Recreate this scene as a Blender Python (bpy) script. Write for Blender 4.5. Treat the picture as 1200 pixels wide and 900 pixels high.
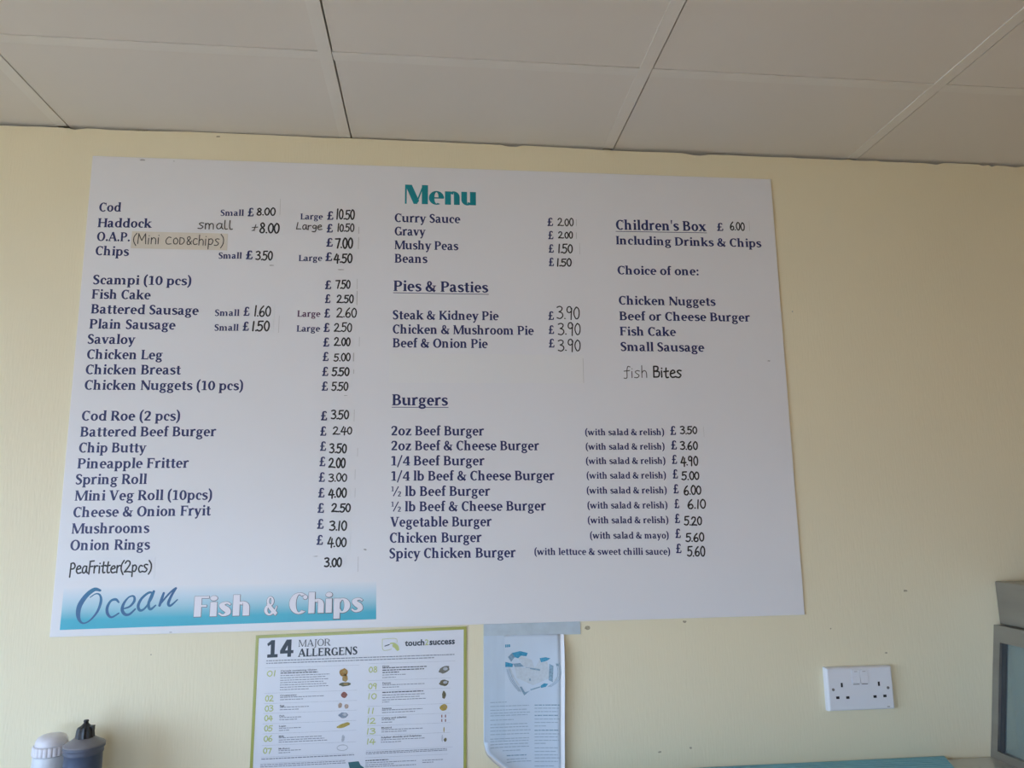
import bpy, math, random
from mathutils import Vector, Matrix
random.seed(4)
scene = bpy.context.scene
for o in list(bpy.data.objects): bpy.data.objects.remove(o)

# ---------------------------------------------------------------- camera
CEIL = 2.40
cam_d = bpy.data.cameras.new('camera'); cam = bpy.data.objects.new('camera', cam_d)
scene.collection.objects.link(cam); scene.camera = cam
cam_d.sensor_fit = 'HORIZONTAL'; cam_d.sensor_width = 36.0
cam_d.lens = 860.31 / 1200 * 36.0
cam_d.clip_start = 0.02
PITCH, YAW, ROLL = 0.171227, -0.104784, 0.010390
cam.matrix_world = (Matrix.Translation((0.0441, -1.5524, 1.5717)) @ Matrix.Rotation(YAW, 4, 'Z')
                    @ Matrix.Rotation(PITCH, 4, 'X') @ Matrix.Rotation(ROLL, 4, 'Y') @ Matrix.Rotation(math.pi/2, 4, 'X'))

# ---------------------------------------------------------------- light
# pale overcast daylight; it enters through the shop window in the left wall
world = bpy.data.worlds.new('world'); scene.world = world; world.use_nodes = True
world.node_tree.nodes['Background'].inputs[0].default_value = (0.635, 0.87, 1.25, 1)
world.node_tree.nodes['Background'].inputs[1].default_value = 9.9
WZ0, WZ1, WY0, WY1 = 0.30, 2.05, -3.50, -0.85          # window in the left wall
FZ0, FZ1, FX0, FX1 = 0.30, 1.42, -1.90, -0.15        # window in the front wall, behind the camera
def portal(name, loc, rot, sx, sy):
    d = bpy.data.lights.new(name, 'AREA'); d.shape = 'RECTANGLE'; d.size = sx; d.size_y = sy; d.cycles.is_portal = True
    o = bpy.data.objects.new(name, d); scene.collection.objects.link(o); o.location = loc; o.rotation_euler = rot
portal('window_portal', (-2.39, (WY0 + WY1)/2, (WZ0 + WZ1)/2), (0, math.radians(-90), 0), WZ1 - WZ0, WY1 - WY0)
portal('window_portal', ((FX0 + FX1)/2, -3.69, (FZ0 + FZ1)/2), (math.radians(90), 0, 0), FX1 - FX0, FZ1 - FZ0)
scene.view_settings.view_transform = 'Standard'; scene.view_settings.look = 'None'
scene.view_settings.gamma = 1.0; scene.view_settings.use_curve_mapping = False
scene.view_settings.exposure = 0.0

# ---------------------------------------------------------------- materials
def mat(name, col, rough=0.6, metal=0.0, noise=0.0, nscale=(8, 8, 8), bump=0.0, bscale=(100, 100, 100), bdist=0.001, spec=0.5, trans=0.0, alt=None):
    m = bpy.data.materials.new(name); m.use_nodes = True
    nt = m.node_tree; b = nt.nodes['Principled BSDF']
    b.inputs['Base Color'].default_value = (*col, 1); b.inputs['Roughness'].default_value = rough
    b.inputs['Metallic'].default_value = metal; b.inputs['Specular IOR Level'].default_value = spec
    b.inputs['Transmission Weight'].default_value = trans
    def noise_node(sc, det=4):
        tc = nt.nodes.new('ShaderNodeTexCoord'); mp = nt.nodes.new('ShaderNodeMapping')
        mp.inputs['Scale'].default_value = sc
        n = nt.nodes.new('ShaderNodeTexNoise'); n.inputs['Scale'].default_value = 1.0; n.inputs['Detail'].default_value = det
        nt.links.new(tc.outputs['Object'], mp.inputs['Vector']); nt.links.new(mp.outputs['Vector'], n.inputs['Vector'])
        return n
    if noise > 0:
        n = noise_node(nscale)
        r = nt.nodes.new('ShaderNodeValToRGB')
        r.color_ramp.elements[0].position = 0.3; r.color_ramp.elements[1].position = 0.7
        lo = alt if alt else tuple(c * (1 - noise) for c in col)
        r.color_ramp.elements[0].color = (*lo, 1); r.color_ramp.elements[1].color = (*col, 1)
        nt.links.new(n.outputs['Fac'], r.inputs['Fac']); nt.links.new(r.outputs['Color'], b.inputs['Base Color'])
    if bump > 0:
        n2 = noise_node(bscale, 3)
        bp = nt.nodes.new('ShaderNodeBump'); bp.inputs['Strength'].default_value = bump; bp.inputs['Distance'].default_value = bdist
        nt.links.new(n2.outputs['Fac'], bp.inputs['Height']); nt.links.new(bp.outputs['Normal'], b.inputs['Normal'])
    return m

M = {}
M['wall'] = mat('cream_wallpaper', (0.86, 0.78, 0.55), 0.55, noise=0.05, nscale=(1.4, 1.4, 1.4), bump=0.38, bscale=(300, 300, 30), bdist=0.0012)
M['room'] = mat('cream_paint', (0.74, 0.47, 0.16), 0.7, noise=0.05)
M['floor'] = mat('floor_tile', (0.50, 0.25, 0.09), 0.4, noise=0.15, nscale=(5, 5, 5))
M['tile'] = mat('ceiling_tile_white', (0.77, 0.74, 0.68), 0.75, noise=0.03, nscale=(3, 3, 3), bump=0.1, bscale=(300, 300, 300))
M['bar'] = mat('ceiling_bar_white', (0.80, 0.78, 0.72), 0.5, noise=0.06, nscale=(9, 9, 9))
M['void'] = mat('dark_void', (0.03, 0.028, 0.025), 0.9)
M['board'] = mat('white_plastic_board', (0.80, 0.80, 0.815), 0.32, noise=0.02, nscale=(3, 3, 3), spec=0.45)
M['edge'] = mat('board_edge', (0.62, 0.62, 0.62), 0.5)
M['navy'] = mat('navy_print', (0.014, 0.024, 0.120), 0.4)
M['plum'] = mat('faded_purple_print', (0.11, 0.045, 0.12), 0.4)
M['teal'] = mat('teal_print', (0.0, 0.25, 0.30), 0.4)
M['ink'] = mat('black_marker_ink', (0.012, 0.013, 0.015), 0.45)
M['thin_ink'] = mat('brown_pen_ink', (0.05, 0.045, 0.04), 0.5)
M['sticker'] = mat('white_sticker', (0.80, 0.805, 0.825), 0.42, noise=0.03, nscale=(30, 30, 30))
M['blank'] = mat('pale_blank_sticker', (0.80, 0.80, 0.795), 0.45)
M['tape'] = mat('beige_masking_tape', (0.74, 0.68, 0.58), 0.6, noise=0.06, nscale=(60, 60, 60))
M['scuff'] = mat('scuff_grey', (0.46, 0.45, 0.44), 0.7, noise=0.25, nscale=(150, 150, 150))
M['tick'] = mat('sticker_dirt', (0.50, 0.49, 0.48), 0.6)
M['white_print'] = mat('white_print', (0.83, 0.80, 0.84), 0.4)
M['grey_print'] = mat('grey_outline_print', (0.18, 0.17, 0.20), 0.4)
M['ocean'] = mat('ocean_blue_print', (0.025, 0.10, 0.26), 0.4, noise=0.6, nscale=(14, 14, 14), alt=(0.02, 0.20, 0.34))
M['plate'] = mat('socket_plastic', (0.78, 0.79, 0.82), 0.3)
M['hole'] = mat('socket_hole', (0.012, 0.012, 0.015), 0.6)
M['rocker_line'] = mat('rocker_groove', (0.18, 0.17, 0.17), 0.6)
M['steel'] = mat('brushed_steel', (0.64, 0.63, 0.61), 0.38, 0.85, noise=0.12, nscale=(6, 6, 40), bump=0.05, bscale=(20, 20, 400))
M['steel_cab'] = mat('dull_steel', (0.36, 0.35, 0.32), 0.42, 0.8, noise=0.15, nscale=(6, 6, 40), bump=0.05, bscale=(20, 20, 400))
M['warm_bounce'] = mat('warm_bounce_wall', (0.52, 0.30, 0.09), 0.6, noise=0.15, nscale=(20, 20, 2))  # unseen right wall: warm tone put in to tint the bounced light
M['steel_dark'] = mat('steel_shadow_gap', (0.05, 0.055, 0.06), 0.6, 0.2)
M['glass'] = mat('greenish_glass', (0.60, 0.72, 0.68), 0.12, trans=0.75)
M['inside'] = mat('cabinet_lining', (0.45, 0.49, 0.47), 0.45, 0.3, noise=0.15, nscale=(9, 9, 9))
M['blue'] = mat('blue_plastic', (0.20, 0.52, 0.66), 0.4, noise=0.08, nscale=(6, 80, 6))
M['poster'] = mat('laminated_white_paper', (0.76, 0.78, 0.83), 0.3, noise=0.02, nscale=(8, 8, 8))
M['lime'] = mat('lime_border', (0.40, 0.42, 0.11), 0.25)
M['slate'] = mat('slate_print', (0.022, 0.04, 0.06), 0.4)
M['lime_print'] = mat('lime_print', (0.50, 0.56, 0.20), 0.4)
M['body_print'] = mat('grey_small_print', (0.24, 0.26, 0.30), 0.5)
M['head_print'] = mat('dark_small_print', (0.05, 0.06, 0.08), 0.5)
M['teal_dark'] = mat('dark_teal_print', (0.03, 0.14, 0.16), 0.4)
M['leaf'] = mat('pale_blue_paper', (0.62, 0.72, 0.82), 0.6, noise=0.05, nscale=(12, 12, 12))
M['leaf_band'] = mat('blue_tinted_print', (0.58, 0.69, 0.79), 0.6, noise=0.10, nscale=(40, 40, 8))
M['leaf_strip'] = mat('grey_blue_paper', (0.54, 0.63, 0.68), 0.55, noise=0.12, nscale=(50, 50, 50))
M['leaf_back'] = mat('leaflet_white_back', (0.80, 0.81, 0.82), 0.6)
M['leaf_text'] = mat('leaflet_small_print', (0.34, 0.45, 0.54), 0.6)
M['heart_d'] = mat('heart_dark_blue', (0.02, 0.24, 0.42), 0.5, noise=0.5, nscale=(300, 300, 300), alt=(0.08, 0.40, 0.58))
M['heart_m'] = mat('heart_mid_blue', (0.30, 0.47, 0.60), 0.5, noise=0.4, nscale=(300, 300, 300))
M['heart_l'] = mat('heart_light_grey', (0.60, 0.68, 0.74), 0.5, noise=0.12, nscale=(200, 200, 200))
M['bottle_blue'] = mat('dark_sauce_bottle', (0.075, 0.105, 0.17), 0.35, noise=0.1, nscale=(20, 20, 20))
M['cap_grey'] = mat('grey_plastic_cap', (0.22, 0.215, 0.235), 0.45)
M['skirt'] = mat('blue_grey_cap_skirt', (0.105, 0.125, 0.175), 0.4)
M['nozzle'] = mat('black_nozzle', (0.016, 0.020, 0.024), 0.45)
M['bottle_white'] = mat('white_plastic_bottle', (0.66, 0.70, 0.74), 0.35)
M['cap_white'] = mat('white_plastic_cap', (0.74, 0.73, 0.78), 0.4)
M['spot'] = mat('wall_stain', (0.50, 0.43, 0.28), 0.8, noise=0.4, nscale=(200, 200, 200))
ICON = [mat('icon_print', c, 0.5, noise=0.35, nscale=(350, 350, 350)) for c in
        [(0.50, 0.27, 0.06), (0.48, 0.34, 0.12), (0.16, 0.17, 0.10), (0.34, 0.13, 0.10), (0.56, 0.42, 0.32), (0.30, 0.36, 0.44),
         (0.52, 0.40, 0.08), (0.58, 0.61, 0.66), (0.22, 0.22, 0.18), (0.17, 0.15, 0.08), (0.52, 0.36, 0.06)]]
# the banner's printed fade from teal to white
gm = bpy.data.materials.new('teal_fade_print'); gm.use_nodes = True
nt = gm.node_tree; tc = nt.nodes.new('ShaderNodeTexCoord'); sp = nt.nodes.new('ShaderNodeSeparateXYZ'); rp = nt.nodes.new('ShaderNodeValToRGB')
nt.links.new(tc.outputs['Generated'], sp.inputs[0]); nt.links.new(sp.outputs['Z'], rp.inputs[0])
nt.links.new(rp.outputs[0], nt.nodes['Principled BSDF'].inputs['Base Color']); nt.nodes['Principled BSDF'].inputs['Roughness'].default_value = 0.35
e = rp.color_ramp.elements
e[0].position = 0.0; e[0].color = (0.03, 0.42, 0.56, 1); e[1].position = 1.0; e[1].color = (0.80, 0.80, 0.815, 1)
for p_, c_ in ((0.22, (0.05, 0.44, 0.57)), (0.48, (0.34, 0.60, 0.69)), (0.75, (0.60, 0.72, 0.79))):
    x = rp.color_ramp.elements.new(p_); x.color = (*c_, 1)
M['fade'] = gm

# ---------------------------------------------------------------- helpers
COL = scene.collection
def link(name, me, m, parent=None, smooth=False):
    o = bpy.data.objects.new(name, me); COL.objects.link(o)
    if m is not None: me.materials.append(m)
    if parent is not None: o.parent = parent
    if smooth:
        for p in me.polygons: p.use_smooth = True
    return o
class MB:
    def __init__(s): s.v = []; s.f = []
    def box(s, x0, x1, y0, y1, z0, z1):
        b = len(s.v)
        s.v += [(x, y, z) for z in (z0, z1) for y in (y0, y1) for x in (x0, x1)]
        s.f += [tuple(b + i for i in q) for q in ((0, 2, 3, 1), (4, 5, 7, 6), (0, 1, 5, 4), (2, 6, 7, 3), (0, 4, 6, 2), (1, 3, 7, 5))]
        return s
    def prism(s, poly, y0, y1):           # polygon in xz, extruded along y
        b = len(s.v); n = len(poly)
        s.v += [(x, y0, z) for x, z in poly] + [(x, y1, z) for x, z in poly]
        s.f += [tuple(range(b, b + n)), tuple(range(b + 2*n - 1, b + n - 1, -1))]
        s.f += [(b + i, b + n + i, b + n + (i+1) % n, b + (i+1) % n) for i in range(n)]
        return s
    def flat(s, polys, y, k=0.001, dz=0.0):
        for i, p in enumerate(polys):       # neighbouring pieces lie a few micrometres apart so that overlaps stay clean
            if sum(p[j-1][0]*p[j][1] - p[j][0]*p[j-1][1] for j in range(len(p))) < 0: p = p[::-1]
            yy = y - (i % 36) * 3e-6
            b = len(s.v); s.v += [(a * k, yy, c * k + dz) for a, c in p]; s.f.append(tuple(range(b, b + len(p))))
        return s
    def lathe(s, prof, cx=0, cy=0, n=40):
        b = len(s.v); m = len(prof)
        for i in range(n):
            a = 2 * math.pi * i / n
            s.v += [(cx + r * math.cos(a), cy + r * math.sin(a), z) for r, z in prof]
        for i in range(n):
            j = (i + 1) % n
            for k in range(m - 1):
                s.f.append((b + i*m + k, b + j*m + k, b + j*m + k + 1, b + i*m + k + 1))
        s.f.append(tuple(b + i*m for i in range(n - 1, -1, -1))); s.f.append(tuple(b + i*m + m - 1 for i in range(n)))
        return s
    def mesh(s, name):
        me = bpy.data.meshes.new(name); me.from_pydata(s.v, [], s.f); me.validate(); me.update(); return me
    def build(s, name, m, parent=None, smooth=False): return link(name, s.mesh(name), m, parent, smooth)
def bevel(o, w, n=2):
    b = o.modifiers.new('bevel', 'BEVEL'); b.width = w; b.segments = n; b.limit_method = 'ANGLE'; return o
def thing(name, loc, label, cat, rot=(0, 0, 0), group=None):
    o = bpy.data.objects.new(name, None); COL.objects.link(o); o.location = loc; o.rotation_euler = rot
    o.empty_display_size = 0.05; tag(o, label, cat, group); return o
def tag(o, label, cat, group=None):
    o['label'] = label; o['category'] = cat
    if group: o['group'] = group
    return o
def struct(o, label=None):
    o['kind'] = 'structure'
    if label: o['label'] = label
    return o

# ---------------------------------------------------------------- lettering: drawn letter shapes
def R(x0, y0, x1, y1): return [[(x0, y0), (x1, y0), (x1, y1), (x0, y1)]]
def E(cx, cy, rx, ry, wx, wy, a0=0, a1=360, n=None):
    n = n or max(6, int(abs(a1 - a0) / 15)); out = []
    q = []
    for i in range(n + 1):
        a = math.radians(a0 + (a1 - a0) * i / n); c, s = math.cos(a), math.sin(a)
        q.append(((cx + rx*c, cy + ry*s), (cx + (rx - wx)*c, cy + (ry - wy)*s)))
    for i in range(n): out.append([q[i][0], q[i+1][0], q[i+1][1], q[i][1]])
    return out
def D(cx, cy, rx, ry, n=14): return [[(cx + rx*math.cos(2*math.pi*i/n), cy + ry*math.sin(2*math.pi*i/n)) for i in range(n)]]
def curve(pts, sub=5):
    if len(pts) < 3: return list(pts)
    out = []
    for i in range(len(pts) - 1):
        p0 = pts[max(i-1, 0)]; p1 = pts[i]; p2 = pts[i+1]; p3 = pts[min(i+2, len(pts)-1)]
        for j in range(sub):
            t = j / sub
            out.append(tuple(0.5*((2*b) + (-a + c)*t + (2*a - 5*b + 4*c - d)*t*t + (-a + 3*b - 3*c + d)*t**3) for a, b, c, d in zip(p0, p1, p2, p3)))
    out.append(tuple(pts[-1])); return out
def V(*pts, sub=5, caps=False):
    q = curve(pts, sub); L = []; Rr = []
    for i, (x, y, w) in enumerate(q):
        a = q[max(i-1, 0)]; b = q[min(i+1, len(q)-1)]
        dx, dy = b[0]-a[0], b[1]-a[1]; l = math.hypot(dx, dy) or 1
        nx, ny = -dy/l*w/2, dx/l*w/2
        L.append((x+nx, y+ny)); Rr.append((x-nx, y-ny))
    out = [[L[i], L[i+1], Rr[i+1], Rr[i]] for i in range(len(q)-1)]
    if caps: out += D(q[0][0], q[0][1], q[0][2]/2, q[0][2]/2, 8) + D(q[-1][0], q[-1][1], q[-1][2]/2, q[-1][2]/2, 8)
    return out
def xf(polys, sx=1, sy=1, dx=0, dy=0): return [[(x*sx + dx, y*sy + dy) for x, y in p] for p in polys]

def serif_glyphs(W=150, T=74):
    H = 48; o = 42
    def st(x, y0, y1, b='lr', t='l', w=None):
        w = w or W
        g = R(x, y0, x + w, y1)
        if b: g += R(x - (o if 'l' in b else 0), y0, x + w + (o if 'r' in b else 0), y0 + H)
        if t: g += R(x - (o if 'l' in t else 0), y1 - H, x + w + (o if 'r' in t else 0), y1)
        return g
    arch = lambda x: E(x - 165, 300, 165, 178, W, T + 24, 0, 140) + R(x - W, 0, x, 302)
    ess = lambda k, top, w, m=1.0: V(*[(x*w, 30 + (y - 30)*(top - 58)/415.0, v*m) for x, y, v in ((365,365,80),(320,430,T+8),(225,445,T+4),(135,412,T+30),(108,345,W-14),(170,280,W-8),(280,225,W-4),(352,155,W-8),(335,78,T+34),(240,30,T+6),(140,34,T+6),(75,95,80))])
    G = {' ': (225, [])}
    G['a'] = (510, V((85,350,70),(110,410,T+22),(170,440,T+10),(240,440,T+14),(300,405,W-25),(325,330,W)) + R(325 - W/2, 40, 325 + W/2, 335) + R(300, 0, 480, H)
              + V((322,268,T-6),(215,252,T),(120,205,W-25),(95,130,W),(125,55,W-25),(195,28,T+10),(300,75,T-8)))
    G['b'] = (560, st(60,0,700,'') + E(300,235,215,245,W,T,-140,140))
    G['c'] = (445, E(255,235,220,246,W,T,52,308) + D(370,350,62,62))
    G['d'] = (580, st(355,0,700,'r') + E(270,235,230,245,W,T,45,315))
    G['e'] = (500, E(255,235,222,246,W,T,0,312) + R(95,212,470,212 + T) )
    G['f'] = (345, st(80,0,560,'lr','') + R(20,414,300,468) + V((80+W/2,540,W),(175,640,W-25),(250,672,T+18),(335,640,80)))
    G['g'] = (520, E(240,310,192,170,W-14,T-6) + R(355,412,505,468) + V((140,180,T+10),(105,115,T+14),(160,62,T+24),(300,40,T+40),(410,10,W-30)) + E(250,-80,222,128,W-30,T-4))
    G['h'] = (605, st(60,0,700) + arch(480) + R(480-W-o,0,480+o,H))
    G['n'] = (605, st(60,0,470) + arch(480) + R(480-W-o,0,480+o,H))
    G['m'] = (890, st(60,0,470) + arch(465) + R(465-W-o,0,465+o,H) + arch(760) + R(760-W-o,0,760+o,H))
    G['i'] = (300, st(88,0,470) + D(88+W/2,618,76,76))
    G['k'] = (570, st(60,0,700) + V((180,215,T+8),(430,440,T+8)) + V((240,290,W-10),(460,20,W)) + R(330,420,530,468) + R(350,0,580,H))
    G['l'] = (300, st(88,0,700))
    G['o'] = (545, E(272,235,238,247,W,T))
    G['p'] = (570, st(60,-205,470) + E(305,235,220,245,W,T,-140,140))
    G['r'] = (425, st(60,0,470) + V((175,330,T),(235,420,T+20),(300,452,T+40),(385,425,100)))
    G['s'] = (440, ess(1, 475, 1.0))
    G['t'] = (370, R(100,110,100+W,600) + V((100+W/2,130,W),(185,55,W-25),(250,30,T+12),(345,62,T-4)) + R(20,414,335,468))
    G['u'] = (605, st(52,170,470,'') + E(222,175,170,183,W,T+24,180,325) + st(362,0,470,'r'))
    vv = V((105,455,W+6),(265,25,W+4)) + V((262,15,T+8),(425,455,T+4)) + R(8,420,215,468) + R(335,420,515,468)
    G['v'] = (522, vv)
    G['w'] = (790, V((100,455,W),(240,25,W)) + V((240,15,T+8),(390,455,T+4)) + V((380,455,W),(530,25,W)) + V((530,15,T+8),(690,455,T+4)) + R(8,420,200,468) + R(330,420,450,468) + R(610,420,785,468))
    G['x'] = (545, V((110,455,W+8),(430,15,W+8)) + V((110,15,T+10),(430,455,T+6)) + R(15,420,215,468) + R(345,420,515,468) + R(15,0,200,H) + R(330,0,535,H))
    G['y'] = (522, V((105,455,W+6),(265,25,W+4)) + V((425,455,T+6),(262,10,T+12),(195,-125,T+20),(95,-165,T+36)) + R(8,420,215,468) + R(335,420,515,468))
    G['z'] = (480, R(50,412,430,470) + R(45,0,445,58) + V((365,440,W),(110,30,W)) + R(50,350,100,470) + R(395,0,445,130))
    G['A'] = (685, V((75,20,T+6),(320,655,T+6)) + V((318,667,W+12),(575,20,W+12)) + R(165,190,480,190+T) + R(0,0,195,H) + R(445,0,680,H))
    G['B'] = (625, st(82,0,667,'l','l') + E(310,500,215,167,W-4,T,-90,90) + R(150,667-T,312,667) + R(150,333,312,333+T) + E(325,195,250,195,W+4,T,-90,90) + R(150,0,327,T) + R(150,390-T,327,390))
    G['C'] = (600, E(335,333,300,345,W+10,T,48,312) + R(498,455,548,655))
    G['D'] = (705, st(82,0,667,'l','l') + E(300,333,355,333,W+12,T,-90,90) + R(150,0,302,T) + R(150,667-T,302,667))
    G['E'] = (580, st(82,0,667,'l','l') + R(82,667-T,530,667) + R(480,520,530,667) + R(150,315,430,315+T) + R(82,0,545,T) + R(495,0,545,160))
    G['F'] = (565, st(82,0,667,'lr','l') + R(82,667-T,530,667) + R(480,500,530,667) + R(150,310,430,310+T) + R(385,255,430,425))
    G['G'] = (670, E(335,333,300,345,W+10,T,48,312) + R(498,455,548,655) + R(470,20,470+W,290) + R(400,250,640,250+H))
    G['H'] = (715, st(78,0,667,'lr','lr') + st(505,0,667,'lr','lr') + R(150,308,560,308+T))
    G['I'] = (310, st(92,0,667,'lr','lr'))
    G['J'] = (360, R(150,0,150+W,667) + R(100,667-H,320,667) + V((150+W/2,20,W),(190,-90,W-20),(60,-130,T+20)))
    G['K'] = (665, st(82,0,667,'lr','lr') + V((195,290,T+10),(545,640,T+8)) + V((285,375,W),(580,20,W+12)) + R(430,619,630,667) + R(455,0,680,H))
    G['L'] = (555, st(82,0,667,'l','lr') + R(82,0,535,T) + R(485,0,535,215))
    G['M'] = (890, st(88,0,667,'lr','l',T+10) + V((140,660,W),(435,10,W-10)) + V((430,15,T+6),(715,655,T+6)) + st(690,0,667,'lr','r'))
    G['N'] = (710, st(88,0,667,'lr','l',T+8) + V((125,650,W+12),(580,15,W+12)) + st(560,0,667,'','lr',T+8))
    G['O'] = (705, E(352,333,318,345,W+14,T))
    G['P'] = (595, st(82,0,667,'lr','l') + E(315,470,245,197,W,T,-90,90) + R(150,667-T,317,667) + R(150,273,317,273+T))
    G['R'] = (650, st(82,0,667,'lr','l') + E(315,480,240,187,W,T,-90,90) + R(150,667-T,317,667) + R(150,293,317,293+T) + V((330,320,W),(550,20,W+14)) + R(470,0,665,H))
    G['S'] = (510, ess(1, 672, 1.12, 1.08))
    G['V'] = (655, V((122,655,W+12),(335,15,W+10)) + V((332,10,T+8),(545,655,T+6)) + R(5,619,235,667) + R(440,619,645,667))
    G['0'] = (555, E(278,320,240,332,W,T)); G['1'] = (500, R(205,0,205+W,645) + V((95,560,T+14),(250,625,T+14)) + R(95,0,440,52))
    G['2'] = (545, V((95,480,T+30),(140,590,T+20),(255,620,T+16),(375,570,W-12),(400,460,W),(330,310,W-14),(110,50,T+26)) + R(70,0,470,95))
    G['4'] = (555, R(320,0,320+W,640) + R(35,148,530,148+T+4) + V((70,180,T+10),(355,615,T+14)) + R(235,0,530,H))
    G['/'] = (400, V((40,-120,T+16),(345,715,T+16)))
    G['½'] = (760, xf(G['1'][1], .5, .5, 0, 330) + V((190,0,T),(540,660,T)) + xf(G['2'][1], .52, .52, 470, -20))
    G['('] = (330, V((285,745,T),(150,540,W-25),(125,290,W-6),(150,40,W-25),(285,-165,T))); G[')'] = (330, xf(G['('][1], -1, 1, 330, 0))
    G['&'] = (720, E(270,510,152,162,W-35,T) + E(265,185,240,200,W,T,75,330) + V((170,440,W-30),(330,240,W),(610,15,W)) + R(440,345,680,345+H) + V((570,350,T+4),(530,190,T+10),(400,50,T+20)))
    G['.'] = (260, D(130,68,78,78)); G[':'] = (260, D(130,68,78,78) + D(130,390,78,78)); G["'"] = (210, V((110,715,110),(100,450,50)))
    G['£'] = (560, V((470,520,80),(430,610,T+20),(340,632,T+10),(245,590,W-20),(215,480,W),(220,280,W),(190,110,W-20),(75,25,T+20)) + R(55,0,510,78) + V((490,60,T+16),(505,190,T+6)) + R(60,295,420,295+T))
    return G
SERIF = serif_glyphs(); SERIF_LIGHT = serif_glyphs(84, 40)
def display_glyphs():
    G = {' ': (240, [])}
    arch = E(330,285,205,212,195,55,0,145) + R(340,0,535,290)
    G['M'] = (830, R(30,0,88,700) + [[(30,700),(255,700),(500,120),(430,0),(320,0),(60,620)]] + V((425,60,50),(640,690,50)) + R(590,0,795,700))
    G['e'] = (545, E(275,240,255,255,185,48,0,300) + R(150,215,520,262))
    G['n'] = (575, R(40,0,240,490) + arch); G['h'] = (575, R(40,0,240,725) + arch)
    G['u'] = (575, R(40,190,235,490) + E(245,200,205,212,195,55,180,325) + R(335,0,535,490))
    G['F'] = (500, R(40,0,250,700) + R(40,635,470,700) + R(200,335,410,395))
    G['i'] = (285, R(42,0,242,490) + D(142,625,108,85))
    G['s'] = (450, V((385,390,60),(310,450,60),(210,445,90),(125,375,150),(190,290,175),(285,215,185),(320,120,165),(240,45,90),(140,38,60),(45,110,55)))
    G['C'] = (620, E(335,350,315,365,210,58,55,310) + D(520,560,70,75))
    G['p'] = (600, R(40,-210,240,490) + E(315,240,255,255,190,55,-145,145))
    G['&'] = (640, E(290,520,165,180,110,52) + E(265,190,245,205,150,60,75,330) + V((170,440,120),(330,250,160),(590,20,140)) + V((600,330,50),(520,160,60),(400,50,60)))
    return G
SHOW = display_glyphs()
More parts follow.
